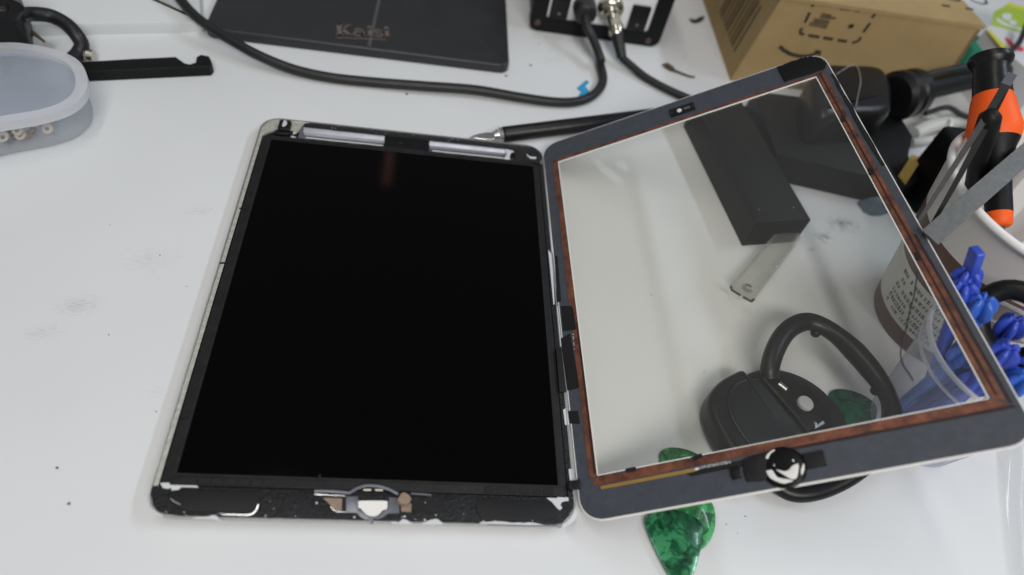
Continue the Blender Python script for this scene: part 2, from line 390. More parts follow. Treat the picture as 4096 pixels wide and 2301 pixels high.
# ------------------------------------------------------------------ the opened tablet
tab = thing('tablet', (0,0,0), 'opened tablet body with black screen lying flat on the white table', 'tablet')
TW, TH = 84.75, 120.0
def shell_geo():
    out = rrect(-TW,-TH,TW,TH,11,8); n = len(out)
    rings = [(inset(out, 9), 0), (inset(out, 5.0), .35), (inset(out, 2.2), 1.6), (inset(out, .7), 3.6), (inset(out, .05), 5.8), (out, 6.7), (inset(out, .35), 7.5), (inset(out, .8), 7.45), (inset(out, 1.0), 6.9)]
    inner = rrect(-81.9,-118.2,81.9,116.8,5,8)
    rings += [(inner, 6.9), (inner, 3.2)]
    vs = [V((x, y, z)) for r, z in rings for x, y in r]; fs = []
    for k in range(len(rings)-1):
        for i in range(n):
            j = (i+1) % n; fs.append((k*n+i, k*n+j, (k+1)*n+j, (k+1)*n+i))
    fs.append(tuple(range(n))[::-1]); fs.append(tuple(range((len(rings)-1)*n, len(rings)*n)))
    return vs, fs
obj('body_shell', shell_geo(), M['alu'], tab, 40)
# left bare ledge with glue residue
obj('bare_ledge', prism([(-83.7,-107.5),(-81.9,-107.2),(-81.9,104),(-78,107.5),(-75.5,109),(-63,109),(-61.8,114),(-60.5,118.2),(-74,118.9),(-80,117),(-83.6,110)], 6.0, 7.05), M['alu_dirty'], tab)
# screen module
lcd = obj('screen_frame', prism(rrect(-81.5,-106.8,81.5,103.3,2.2,4), 3.2, 6.9, .35, 2), M['lcd_frame'], tab)
obj('display_surface', prism(rrect(-76.4,-102,77.6,100.4,.4,2), 6.8, 7.0), M['lcd'], lcd)
obj('frame_lip', ringplate(rrect(-77.6,-103.1,78.7,101.6,.8,2), rrect(-76.6,-102.1,77.7,100.5,.5,2), 6.85, 7.2), M['lcd_frame'], lcd)
obj('fuzzy_edge_tape', prism([(-78,103.4)]+[(x, 103.9+random.uniform(-.45,.7)) for x in range(-74, 76, 3)]+[(77,103.4),(77,101.8),(-78,101.8)], 6.8, 7.25), M['lcd_frame'], lcd)
rnd = random.Random(3)
x = -74.0
for w in (6.5, 5.2, 4.6, 5.4, 5.0, 4.8, 4.4): obj('connector_pad', box(x, -106.3, 6.9, x+w-.9, -103.9, 7.3, r=.3), M['chip'], lcd); x += w
x = 46.0
for w in (5.0, 5.2, 4.6, 5.6, 4.8, 5.0): obj('connector_pad', box(x, -106.3, 6.9, x+w-.9, -103.9, 7.3, r=.3), M['chip'], lcd); x += w
for zx, zy in ((-82.6,6),(-79.6,-77.5),(-81,44)): obj('torn_tape_bit', box(-1.6,-.5,7.0,2.2,.5,7.3, Frame((zx,zy,0),(1,.25,0),(-.25,1,0))), M['lcd_frame'], lcd)
obj('torn_tape_bit', box(-22,-103.4,7.0,-21.2,-101,7.6), M['lcd_frame'], lcd)
# top strip: troughs, camera pod, centre module, glue
def trough(x0, x1):
    prof = [(104,6.2),(105.2,6.4),(106.3,5.8),(106.5,5.6),(106.9,5.4),(108.2,4.3),(110,3.7),(112,4.4),(113.2,5.9),(113.9,6.9),(114.3,7.0)]
    n = len(prof); vs = [V((xx, y, z)) for xx in (x0, x1) for y, z in prof]
    return vs, [(i, i+1, n+i+1, n+i) for i in range(n-1)]
for x0, x1 in ((-60.5,-12.9),(14.1,62.6)):
    t = obj('antenna_trough', trough(x0, x1), M['trough'], tab, 60)
    obj('bright_edge', box(x0+2, 106.35, 5.7, x1-.4, 106.8, 6.05), M['whiteedge'], t)
obj('trough_end', prism(smoothpoly([(-63.5,114),(-60.3,114.2),(-60.6,111),(-58.5,107),(-58.3,104),(-63.5,104)]), 5.5, 6.9, .3), M['trough'], tab)
obj('trough_end', prism([(59.5,104),(61.5,109),(61,114.5),(62,117),(62.6,114.4),(64.8,115.8),(64.4,113.2),(67.6,112.6),(64.6,111.6),(63.4,108),(63.4,104)], 6.3, 7.12), M['silver'], tab)
st = obj('screw_tab', box(-66.5,104.5,5.5,-62.2,109.2,6.9, r=.6), M['silver'], tab)
obj('screw_hole', lathe([(0,7.0),(1.15,7.0),(1.3,6.95)], Frame((-64,106.4,0)), 20), M['chip'], st)
cp = obj('camera_pod', prism(rrect(-74.2,107.6,-67.4,116.2,.9,4), 5, 9.6, .5), M['blackpl'], tab)
obj('pod_base', prism(blobpoly([(-75.2,105),(-65.6,105.4),(-65.4,108.8),(-75.6,108.4)], .25, 3, 4), 5, 8.2, .3), M['blackpl'], cp)
obj('pod_glint', prism(smoothpoly([(-71.9,110.3),(-70.6,110),(-69.7,111.3),(-69.6,113.6),(-70.6,115.2),(-71.6,115.4)]), 9.5, 9.75), M['silver'], cp)  # highlight on the pod, modelled as a silver-coloured patch
obj('centre_module', prism(rrect(-12.8,103.8,14,114.6,.5,3), 4, 7.3, .25), M['blackmat'], tab)
obj('module_lens', lathe([(0,7.6),(1.2,7.55),(1.5,7.3)], Frame((-3.6,109.6,0)), 20), M['blackpl'], tab)
obj('glue_strip', prism([(-59.8,115.2)]+[(x, 114.3+rnd.uniform(-.25,.45)) for x in range(-57, 62, 3)]+[(66,112.8),(66.5,104.2),(82,104.2),(83.8,109),(82.4,115),(78.5,118),(74,118.8),(-57,118.95),(-60.5,117.6)], 6.2, 7.25, .2), M['glue'], tab)
obj('silver_scratch', prism(atpoly(z_tr, [(700,520),(760,585),(850,600),(920,600),(915,645),(790,640),(720,580)], 7.4), 7.2, 7.42), M['silver'], tab)
# right ledge glue and its gaps
obj('side_glue', prism([(81.7,104.2)]+[(83.9+rnd.uniform(-.2,.15), y) for y in range(103, -108, -5)]+[(81.7,-108)], 6.2, 7.2), M['glue'], tab)
for pts in ([(168,180),(195,215),(215,575),(206,575),(180,300)], [(178,0),(186,0),(203,200),(196,205)], [(228,590),(236,590),(264,890),(257,895)], [(276,1340),(300,1320),(320,1447),(290,1447)]):
    obj('bare_strip', prism(atpoly(z_seam, pts, 7.4), 7.2, 7.42), M['silver'], tab)
obj('bare_strip', prism(atpoly(z_br, [(1305,-20),(1400,-20),(1420,235),(1335,240)], 7.4), 7.2, 7.42), M['silver'], tab)
# bottom strip
obj('glue_apron', prism([(-84.0,-107.6),(-81,-107.3)]+[(x, -107.2) for x in range(-78, 80, 6)]+[(81.9,-107.2),(84.0,-107.5),(84.0,-110.5),(82.6,-113),(80,-116.5),(78.2,-119.0)]+[(x, -119.05+rnd.uniform(-.12,.12)) for x in range(74, -73, -4)]+[(-77,-118.4),(-81.5,-115.6),(-83.9,-110.5)], 3.4, 7.1, .25), M['glue'], tab)
obj('speaker_cover', prism(smoothpoly([(-76,-109.3),(-60,-108.9),(-44.8,-108.8),(-43.3,-110),(-43,-114.6),(-45.5,-117),(-60,-117.2),(-70,-117),(-75.6,-113)], 4), 7.0, 7.7, .3), M['chip'], tab)
obj('speaker_cover', prism(smoothpoly([(43.5,-109.1),(60,-109),(72,-109.4),(76,-113),(73,-117.2),(55,-117.4),(44.5,-117)], 4), 7.0, 7.5, .3), M['chip'], tab)
def ledge_line(zf, pts, z=7.55, r=.35): return tube([at(*zf(x, y), z) for x, y in pts], r, 6)
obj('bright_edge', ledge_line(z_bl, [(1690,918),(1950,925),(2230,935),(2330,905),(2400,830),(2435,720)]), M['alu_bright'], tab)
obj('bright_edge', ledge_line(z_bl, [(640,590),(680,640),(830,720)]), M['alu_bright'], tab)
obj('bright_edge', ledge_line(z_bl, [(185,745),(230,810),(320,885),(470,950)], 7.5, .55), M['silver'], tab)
obj('bare_patch', prism(atpoly(z_bl, [(415,275),(430,265),(600,265),(625,310),(1180,325),(1200,360),(850,352),(740,455),(660,490),(645,370),(570,385),(470,370)], 7.5), 7.0, 7.5), M['silver'], tab)
obj('bare_patch', prism(atpoly(z_br, [(815,620),(1040,628),(1060,605),(1300,615),(1305,690),(1230,690),(1150,720),(1125,780),(1165,850),(1110,895),(1060,860),(940,720)], 7.5), 7.0, 7.5), M['silver'], tab)
obj('bare_patch', prism(atpoly(z_br, [(1160,1245),(1190,1150),(1330,1010),(1440,850),(1480,870),(1500,1000),(1440,1120),(1330,1220),(1240,1255)], 7.4), 7.0, 7.35, .2), M['silver'], tab)
obj('bare_patch', prism(atpoly(z_bl, [(1050,975),(1430,960),(1470,932),(1570,940),(1620,1000),(1670,1030),(1640,1045),(1500,1012),(1200,1000)], 7.6), 7.0, 7.62), M['silver'], tab)
obj('bare_patch', prism(atpoly(z_home, [(1600,1085),(1690,1060),(1760,1090),(1800,1060),(1860,1012),(1940,1030),(2030,1090),(2100,1112),(2240,1105),(2400,1040),(2530,1008),(2590,1020),(2700,1110),(2560,1125),(1700,1115)], 7.6), 7.0, 7.62), M['silver'], tab)
obj('rim_line', ledge_line(z_br, [(-500,1235),(0,1250),(600,1262),(1150,1265)], 7.3, .28), M['alu_bright'], tab)  # bright metal line along the bottom rim
fk = []; rf_ = random.Random(21)
for k in range(46):
    x_, y_ = (rf_.uniform(-80,82), rf_.choice((rf_.uniform(-119,-117.4), rf_.uniform(-118,-108)))) if k < 34 else (rf_.uniform(-55,80), rf_.uniform(115,118.4))
    l_, w_, a_ = rf_.uniform(.12,.5), rf_.uniform(.06,.16), rf_.uniform(-.5,.5)+(0 if k % 3 else 1.2)
    fk.append(box(-l_,-w_,7.2,l_,w_,7.45, Frame((x_,y_,0),(math.cos(a_),math.sin(a_),0),(-math.sin(a_),math.cos(a_),0))))
fo = obj('glue_flecks', join(*fk), M['silver'], tab, 0); fo['kind'] = 'stuff'
obj('bare_patch', prism(blobpoly([(44,-118.9),(50,-118.2),(58,-118.7),(66,-118.5),(70,-119.3),(44,-119.5)], .15, 4, 8), 7.0, 7.6), M['silver'], tab)
# home button bracket
hb = obj('button_bracket', prism(atpoly(z_home, [(715,545),(940,545),(945,790),(1010,820),(1080,900),(1160,950),(1250,965),(1350,945),(1430,880),(1500,820),(1560,800),(1575,565),(1780,575),(1790,890),(1560,895),(1480,960),(1380,1005),(1255,1015),(1250,1105),(1190,1105),(1195,1030),(1080,1028),(990,975),(920,890),(690,885),(690,560)], 7.4), 6.8, 7.55, .12), M['trough'], tab)
obj('button_well', prism(smoothpoly(atpoly(z_home, [(960,640),(1250,632),(1520,640),(1545,680),(1535,800),(1450,830),(1350,930),(1245,960),(1130,930),(1050,860),(990,790),(948,780),(945,690)], 7.4), 4), 6.8, 7.3), M['whiteedge'], hb)
obj('arched_wire', tube(smooth_path([at(*z_home(x, y), 7.9) for x, y in [(40,435),(350,440),(660,460),(760,470),(920,380),(1080,330),(1250,325),(1430,350),(1600,410),(1770,500)]], 5), .72, 8, .6), M['trough'], hb)
obj('bright_edge', ledge_line(z_home, [(50,510),(350,525),(690,540)], 7.5, .4), M['alu_bright'], hb)
obj('bright_edge', ledge_line(z_home, [(2030,490),(2300,505),(2450,525)], 7.7, .5), M['trough'], hb)
obj('contact_pin', ledge_line(z_home, [(1050,412),(1210,412)], 7.6, .42), M['cream'], hb)
obj('contact_pin', ledge_line(z_home, [(1290,412),(1450,418)], 7.6, .42), M['cream'], hb)
obj('bright_edge', ledge_line(z_home, [(380,760),(430,830),(500,868),(690,872)], 7.5, .35), M['alu_bright'], hb)
obj('brown_pad', prism(atpoly(z_home, [(210,575),(610,590),(600,850),(480,850),(400,770),(330,680)], 7.2), 6.8, 7.25), M['tape'], hb)
ft = obj('folded_tape', prism(atpoly(z_home, [(1830,690),(2040,700),(2035,870),(1825,860)], 7.4), 7.0, 7.7), M['tape'], tab)
obj('tape_fold', prism(atpoly(z_home, [(1745,620),(1830,480),(1900,465),(1990,520),(2040,600),(1980,700),(1930,720),(1790,690)], 9.5), 7.6, 10.2, .4), M['tape'], ft)
obj('ribbon_patch', prism(atpoly(z_home, [(2060,600),(2700,640),(2720,880),(2060,860)], 7.3), 7.0, 7.3), M['lcd_frame'], tab)
for pt in ((862,972),(2315,1030),(85,680),(1900,960)):
    c = at(*z_home(*pt), 7.4); obj('bright_speck', lathe([(.45,7.2),(.4,7.5),(0,7.6)], Frame((c.x,c.y,0)), 8), M['silver'], tab)

# ------------------------------------------------------------------ the lifted glass panel
GO = V((85.5, 1.73, 6.3)); GU = V((.8543, .0082, .5199)).normalized(); GV = V((-.0075, 1, -.0035)); GV = (GV-GU*GV.dot(GU)).normalized()
GF = Frame(GO, GU, GV); GN = GF.ez
def gl(x, y):
    v = ray(x, y); t = (GO-CAM_POS).dot(GN)/v.dot(GN); q = CAM_POS+v*t-GO
    return (q.dot(GU), q.dot(GV))
def glpoly(zf, pts): return [gl(*zf(x, y)) for x, y in pts]
gp = thing('glass_panel', GF.p(0,0), 'lifted touch glass with slate border and copper edged clear window', 'glass panel')
GWd, GHt = 169.0, 120.0
go_ = rrect(0,-GHt,GWd,GHt,10.5,8); win = rrect(9.2,-100.9,160.4,101.0,.01,8)
obj('white_edge', ringplate(go_, inset(go_, .9), -1.5, 0.0, GF), M['whiteedge'], gp)
bz = obj('border', ringplate(inset(go_, .45), win, -.9, .1, GF), M['bezel'], gp, 30)
obj('clear_window', prism(inset(win, -.3), -.85, -.55, fr=GF), M['pane'], gp)
obj('window_outline', ringplate(win, inset(win, .45), -.5, .12, GF), M['whiteedge'], gp)
# copper strips around the window, one on each side
def gstrip(name, a, b, c, d, mat, h0=.1, h1=.32): return obj(name, prism(blobpoly([a, b, c, d], .3, 13, int(abs(a[0]*7+a[1]*3))), h0, h1, fr=GF), mat, gp)
gstrip('copper_strip', (6.0,-101.4),(9.0,-101.2),(9.0,101.5),(6.0,103.8), M['copper'])
gstrip('copper_strip', (6.2,103.5),(9.2,101.3),(160.6,101.3),(163.0,102.9), M['copper'])
gstrip('copper_strip', (160.7,-100.9),(165.0,-103.0),(164.6,103.0),(160.7,101.1), M['copper'])
gstrip('copper_strip', (6.8,-104.9),(165.6,-104.9),(161.0,-101.2),(9.0,-101.3), M['copper'])
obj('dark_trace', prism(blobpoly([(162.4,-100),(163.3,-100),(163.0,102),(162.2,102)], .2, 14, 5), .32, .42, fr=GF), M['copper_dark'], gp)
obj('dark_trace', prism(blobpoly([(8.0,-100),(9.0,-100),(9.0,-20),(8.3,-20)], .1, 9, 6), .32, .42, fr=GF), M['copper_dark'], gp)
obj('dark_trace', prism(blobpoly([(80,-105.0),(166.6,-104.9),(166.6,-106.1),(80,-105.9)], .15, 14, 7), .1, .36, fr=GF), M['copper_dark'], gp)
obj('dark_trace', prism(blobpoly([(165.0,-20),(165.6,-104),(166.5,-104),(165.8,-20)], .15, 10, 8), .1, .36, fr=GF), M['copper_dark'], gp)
for (u0, v0, a) in ((24,-101.4,0),(52,-101.6,.2),(161.6,22,1.3),(161.9,62,1.2),(162,-32,1.4)):
    obj('tape_scrap', box(-2.0,-.8,.3,2.4,1.0,.75, Frame(GF.p(u0, v0), GU*math.cos(a)+GV*math.sin(a), GV*math.cos(a)-GU*math.sin(a)), .4), M['lcd_frame'], gp)
obj('gold_contact', prism(rrect(10.2,-107.2,50.2,-105.7,.3,3), .1, .42, fr=GF), M['gold'], gp)
obj('flex_pad', prism([(46,-106.6),(70,-106.2),(80,-104.5),(80,-110),(66,-108.6),(48,-108.8)], .1, .3, fr=GF), M['chip'], gp)
obj('camera_bracket', prism(rrect(80.2,106.3,94.8,113.3,.7,4), .1, .7, .15, fr=GF), M['blackpl'], gp)
obj('camera_opening', prism([(85.9+1.35*math.cos(t*math.pi/8), 109.6+1.55*math.sin(t*math.pi/8)) for t in range(16)], .68, .82, fr=GF), M['whiteedge'], gp)
obj('sensor_opening', prism(rrect(88.4,108.9,92.2,110.7,.3,3), .68, .8, fr=GF), M['trough'], gp)
for cx in (81.3, 93.8): obj('bracket_screw', lathe([(0,.85),(.5,.8),(.55,.7)], Frame(GF.p(cx,110),GU,GV), 10), M['screw'], gp)
obj('corner_foam', prism(blobpoly([(144.5,104.6),(165.6,104.3),(168.0,107.8),(166.4,115),(162.5,118.5),(158,119.4),(144.2,119.2)], .3, 5, 9), .1, .75, .15, fr=GF), M['blackmat'], gp)
obj('edge_glue', prism(blobpoly([(167.2,98),(168.6,98),(168.6,24),(167.3,24),(166.4,50)], .3, 10, 12), .1, .45, fr=GF), M['glue'], gp)
# ribbons by the seam
obj('flex_ribbon', prism(glpoly(z_seam, [(262,592),(340,590),(352,620),(372,760),(278,768)]), .1, .55, fr=GF), M['chip'], gp)
obj('flex_ribbon', prism(glpoly(z_seam, [(258,830),(330,790),(395,1180),(310,1200)]), .1, .6, fr=GF), M['chip'], gp)
obj('flex_ribbon', prism(glpoly(z_seam, [(312,1350),(385,1350),(400,1440),(325,1440)]), .1, .5, fr=GF), M['chip'], gp)
obj('flex_tail', prism(atpoly(z_seam, [(225,900),(262,880),(300,1205),(250,1210)], 8.3), 7.4, 8.5, .2), M['chip'], gp)
obj('tape_bridge', prism(atpoly(z_br, [(1310,262),(1420,235),(1560,220),(1570,410),(1420,440),(1300,420)], 8.4), 7.4, 8.8, .2), M['blackpl'], gp)
obj('seam_glue', prism(blobpoly(glpoly(z_seam, [(215,220),(235,230),(262,555),(232,565)]), .2, 6, 3), .1, .4, fr=GF), M['glue'], gp)
rp = []
for i, (y0, y1) in enumerate(((715,735),(780,792),(800,808),(820,828),(848,856),(910,918),(935,944),(962,972),(990,996),(1075,1085))):
    zf = crop(2280, 1220, .1659); x0 = 70+(y0-715)*.085
    rp.append(prism(glpoly(zf, [(x0,y0),(x0+26,y0),(x0+26,y1),(x0,y1)]), .62, .68, fr=GF))
obj('ribbon_print', join(*rp), M['whiteprint'], gp)
# home button dome with pale crescents showing round it
bc = gl(*z_btn(1690,300)); FB = Frame(GF.p(*bc), GU, GV)
obj('button_pad', prism(blobpoly(glpoly(z_btn, [(1000,170),(1180,100),(1400,60),(1420,480),(1330,540),(1060,560),(1010,420)]), .2, 4, 2), .1, .8, .2, fr=GF), M['chip'], gp)
obj('button_pad', prism(glpoly(z_btn, [(2010,90),(2370,20),(2440,270),(2100,340)]), .1, 1.2, .2, fr=GF), M['chip'], gp)
cc = obj('flex_chip', prism(glpoly(z_btn, [(775,340),(940,310),(975,480),(820,520)]), .1, 1.6, .2, fr=GF), M['blackpl'], gp)
dome = [(8.4*math.cos(a*math.pi/16), .3+.75*math.sin(a*math.pi/16)) for a in range(9)]
hbn = obj('home_button', lathe([(8.6,.1)]+dome, FB, 40), M['buttonblack'], gp, 60)
for pts in ([(1400,390),(1430,370),(1500,365),(1545,430),(1600,490),(1750,520),(1860,545),(1760,580),(1680,590),(1560,550),(1460,490)],
            [(1570,360),(1620,365),(1720,385),(1790,355),(1850,290),(1950,262),(1945,400),(1920,490),(1870,520),(1800,505),(1690,440)],
            [(2040,250),(2055,300),(2040,390),(2005,445),(1990,380),(2010,310)], [(1390,150),(1430,80),(1510,20),(1545,20),(1470,80),(1430,165)]):
    obj('pale_crescent', prism(smoothpoly(glpoly(z_btn, pts), 4), .6, 1.25, .1, fr=GF), M['whiteedge'], hbn)
for pt in ((1535,280),(1855,205)):
    obj('rivet', lathe([(0,1.6),(.45,1.5),(.6,1.2),(.6,.8)], Frame(GF.p(*gl(*z_btn(*pt))), GU, GV), 12), M['alu_bright'], hbn)
def text_geo(txt, size, fr, z, bold=0):
    cu = bpy.data.curves.new('txt', 'FONT'); cu.body = txt; cu.size = size; cu.offset = bold; cu.resolution_u = 2
    o = bpy.data.objects.new('txt', cu); scene.collection.objects.link(o)
    bpy.context.view_layer.update()
    me = bpy.data.meshes.new_from_object(o.evaluated_get(bpy.context.evaluated_depsgraph_get()))
    g = [fr.p(v.co.x, v.co.y, z) for v in me.vertices], [tuple(p.vertices) for p in me.polygons]
    bpy.data.objects.remove(o); bpy.data.curves.remove(cu); bpy.data.meshes.remove(me)
    return g
tb = gl(*z_btn(250,340)); te = gl(*z_btn(790,235)); dv = V((te[0]-tb[0], te[1]-tb[1])); 
tfr = Frame(GF.p(*tb), GU*dv.x+GV*dv.y, GV*dv.x-GU*dv.y)
g = text_geo('-U97-8T3A93-0788-0', 1.75, tfr, .36); wd = max((v-tfr.o).dot(tfr.ex) for v in g[0])
g = ([tfr.o+tfr.ex*((v-tfr.o).dot(tfr.ex)*dv.length/wd)+tfr.ey*((v-tfr.o).dot(tfr.ey))+tfr.ez*.36 for v in g[0]], g[1])
obj('part_number', g, M['whiteprint'], gp, 0)
obj('part_mark', prism(glpoly(z_btn, [(170,320),(235,305),(245,345),(180,362)]), .3, .36, fr=GF), M['whiteprint'], gp)

# dark thread lying on the glass
tp = [GF.p(*gl(*z_cup(x, y)), .65) for x, y in [(490,335),(478,420),(462,520),(440,605),(418,700),(398,790),(375,870),(366,945),(385,1020),(425,1080),(455,1130)]]
th = thing('loose_thread', tp[-1], 'thin dark knotted thread lying on the clear glass window', 'thread')
obj('strand', tube(smooth_path(tp, 4), .33, 6), M['thread'], th)
kn = GF.p(*gl(*z_cup(438,605)), .75); obj('knot', tube([kn+V((-.7,.2,0)), kn, kn+V((.6,-.5,0))], [.3,.62,.3], 8), M['thread'], th)

# ------------------------------------------------------------------ things at the back of the table, left to right
# white board lying at the back left
A, B = at(180,144), at(786,131); d = (B-A).normalized(); nrm = V((-d.y, d.x, 0))
BF = Frame(A, d, nrm)
setp(obj('white_board', box(-160,0,0,(B-A).length+5,240,8.0, BF, 1.0, 3.0), M['board']), 'thick white board lying at the back left behind the black loop cable', 'board')

# oblong translucent box with lid
LZ = 24.0
lidp = [at(*z_left(x, y), LZ) for x, y in [(0,380),(200,385),(450,430),(640,500),(740,590),(780,720),(740,850),(600,960),(350,1040),(0,1100)]]
cx = sum(p.x for p in lidp[1:9])/8; 
lid2 = [(p.x, p.y) for p in lidp]+[(-218,62),(-236,56),(-256,60),(-268,76),(-268,100),(-258,122),(-244,133)]
lid2 = smoothpoly(lid2, 4)
pb = thing('plastic_box', (-220,98,0), 'oblong frosted clear plastic box with lid at the left edge of the table', 'box')
basep = inset(lid2, 3.2)
bw = prism(basep, .6, LZ-4, 0, bot=3); bw = (bw[0], bw[1][:-1])
obj('box_wall', bw, M['bowl'], pb, 60)
lid = obj('lid', ringplate(lid2, inset(lid2, 5.8), LZ-5, LZ), M['lidrim'], pb, 50)
obj('lid_recess', prism(inset(lid2, 5.9), LZ-4.5, LZ-3.2), M['lidf'], lid)
for i, (x, y, l) in enumerate(((335,1140,'cream foam ring highest against the clear box wall'),(460,1200,'cream foam ring nearest the rounded end of the clear box'),(190,1215,'cream foam ring in the middle of the heap inside the clear box'),(215,1255,'cream foam ring lying lowest in the heap in the clear box'),(60,1275,'cream foam ring at the far left inside the clear box'))):
    zz = (13,8,9,5,6)[i]; c = at(*z_left(x, y), zz)+V((-3.5,4.5,0)); c.z = zz
    fr = Frame(c, (1,.1*i,.1), (0,.5,.86))
    setp(obj('foam_ring', lathe([(1.1,-1),(2.6,-1),(3.0,0),(2.6,1),(1.1,1),(1.1,-1)], fr, 16), M['cream']), l, 'foam ring', 'foam rings inside the clear box')

for i, (x, y) in enumerate(((120,1225),(150,1262),(20,1225),(270,1245),(100,1295),(330,1232))):
    c = at(*z_left(x, y), 5)+V((-4,5,0)); c.z = 3.4+i % 3
    setp(obj('small_washer', lathe([(.8,-.5),(2.2,-.5),(2.2,.5),(.8,.5),(.8,-.5)], Frame(c, (1,.2*i,.15), (0,.6,.5+.1*i)), 12), M['tape' if i % 2 else 'trough']), 'small dull washer in the heap at the bottom of the clear box', 'washer', 'washers heaped inside the clear box')

# notched black bar
HZ = 7.0
top = [at(*z_left(x, y), HZ) for x, y in [(700,640),(1862,590),(1888,560),(1862,500),(1790,485),(1750,505),(1742,555),(1690,572),(1640,560),(1600,530),(1565,505),(1200,522),(690,552)]]
obj_bar = obj('notched_bar', prism([(p.x, p.y) for p in top], 0, HZ, .5), M['blackmat'])
setp(obj_bar, 'black plastic bar with a hook shaped notch at its right end', 'bar')

# loop cable and clamp at the top left corner
lc = thing('loop_cable', at(*z_left(690,500)), 'thick black cable bent in a loop behind the frosted box', 'cable')
lp = [at(*z_left(x, y), z) for x, y, z in [(-260,40,40),(60,160,32),(220,130,24),(350,128,21),(470,150,19),(590,215,17),(680,310,14),(728,400,9),(700,470,5.5),(655,520,5)]]
obj('cable_sheath', tube(smooth_path(lp, 6), 4.2, 14), M['rubber'], lc)
a, b = at(*z_left(760,490), 5), at(*z_left(835,500), 5)
obj('metal_tip', tube([a, a.lerp(b, .3), a.lerp(b, .35), b], [3.2,3.2,4.0,3.6], 16), M['chrome'], lc)
ck = thing('desk_clamp', at(0,60,12), 'dark desk clamp cut off by the top left corner', 'clamp')
obj('clamp_block', prism(blobpoly(atpoly(z_left, [(-300,-200),(110,-200),(120,20),(60,70),(-300,90)], 44), .5, 3, 2), 14, 44, 3), M['blackpl'], ck)
obj('clamp_strut', tube([at(*z_left(150,60), 44), at(*z_left(30,250), 28), at(*z_left(-60,420), 12)], 3.6, 12), M['blackpl'], ck)
obj('clamp_pin', tube([at(*z_left(170,150), 28), at(*z_left(260,270), 16), at(*z_left(400,375), 10.5)], [2.2,.7], 8), M['leaf'], ck)

# charcoal mat with print
mt = thing('charcoal_mat', (-36,300,0), 'flat charcoal tool mat with taupe lettering at the back of the table', 'mat')
obj('mat_slab', prism(rrect(-138,203.5,66.5,470,7,6), 0.3, 7, 1.6, 3), M['mat'], mt)
ka, kb = at(1344,141,7.1), at(1566,150,7.1); kd = (kb-ka); kf = Frame(ka, kd, V((-kd.y, kd.x, 0))); L = kd.length; Hh = 13.5
def bar(x0, y0, x1, y1, w): 
    dx, dy = x1-x0, y1-y0; l = math.hypot(dx, dy); px_, py_ = -dy/l*w/2, dx/l*w/2
    return prism([(x0+px_, y0+py_), (x0-px_, y0-py_), (x1-px_, y1-py_), (x1+px_, y1+py_)], 0, .25, fr=kf)
def arc(cx, cy, r1, r2, w, a0, a1):
    pts = [(cx+r1*math.cos(math.radians(a0+(a1-a0)*k/14)), cy+r2*math.sin(math.radians(a0+(a1-a0)*k/14))) for k in range(15)]
    return join(*[bar(*pts[k], *pts[k+1], w) for k in range(14)])
u = L/30.0; xh = Hh*.64
lets = [[bar(2*u,0,2*u,Hh,2.6*u), bar(0,.6,4.2*u,.6,1.2), bar(0,Hh-.6,4.2*u,Hh-.6,1.2), bar(3*u,Hh*.45,7.2*u,Hh-.4,1.2), bar(3.6*u,Hh*.55,7.6*u,.3,2.3*u), bar(5.6*u,.6,9*u,.6,1.2), bar(5.6*u,Hh-.6,8.4*u,Hh-.6,1.2)],
        [arc(12*u,xh*.32,2.1*u,xh*.30,1.5*u,0,360), bar(14.4*u,0,14.4*u,xh*.8,2*u), arc(12.4*u,xh*.72,2*u,xh*.26,1.5*u,0,160), bar(14*u,.5,16*u,.5,1.1)],
        [bar(18.4*u,0,18.4*u,xh,2.1*u), bar(17*u,.5,20*u,.5,1.1), bar(17*u,xh-.5,18.6*u,xh-.5,1.1), bar(18.4*u,xh+1.6,18.4*u,xh+4,2.2*u)],
        [arc(23*u,xh*.72,1.9*u,xh*.22,1.4*u,20,270), arc(23*u,xh*.27,1.9*u,xh*.23,1.5*u,-160,90)],
        [bar(27.8*u,0,27.8*u,xh,2.1*u), bar(26.4*u,.5,29.4*u,.5,1.1), bar(26.4*u,xh-.5,28*u,xh-.5,1.1), bar(27.8*u,xh+1.6,27.8*u,xh+4,2.2*u)]]
for l in lets: obj('printed_letter', join(*l), M['matprint'], mt, 0)
obj('printed_underline', bar(0,-3.2,27*u,-3.2,.9), M['matprint'], mt, 0)
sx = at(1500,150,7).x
obj('raised_strip', tube([V((sx-3,206,6.55)), V((sx,330,6.55)), V((sx+2,465,6.55))], 1.5, 8, .5), M['mat_strip'], mt)  # narrow raised strip, lighter than the mat

# bench supply with two sockets
sf = at(2112,117); se = at(2629,190); sd = (se-sf).normalized()
SF = Frame((sf+se)/2, sd, (0,0,1)); SW = (se-sf).length/2      # x along the front, y up, z towards the room
if SF.ez.y > 0: SF = Frame((sf+se)/2, sd, (0,0,1), -SF.ez)
bs = thing('bench_supply', (sf+se)/2, 'black framed bench supply box with white front panel and two round sockets', 'power supply')
obj('housing', prism(rrect(-SW+2,1,SW-2,95,3,4), -150, -6, fr=SF), M['blackmat'], bs)
outr = rrect(-SW,0.3,SW,96,7,5); inr = rrect(-SW+12,11.5,SW-12,84,2.5,5)
fm = obj('front_frame', ringplate(outr, inr, -8, 1, SF), M['blackmat'], bs, 30)
obj('front_panel', prism(inset(inr, -1), -7, -1.0, fr=SF), M['white'], bs)
def on_front(x, y, zf=z_stn, h=0):      # photo pixel -> (x, y) of the front face
    v = ray(*zf(x, y)); o = SF.o+SF.ez*h; t = (o-CAM_POS).dot(SF.ez)/v.dot(SF.ez); q = CAM_POS+v*t-o
    return q.dot(SF.ex), q.dot(SF.ey)
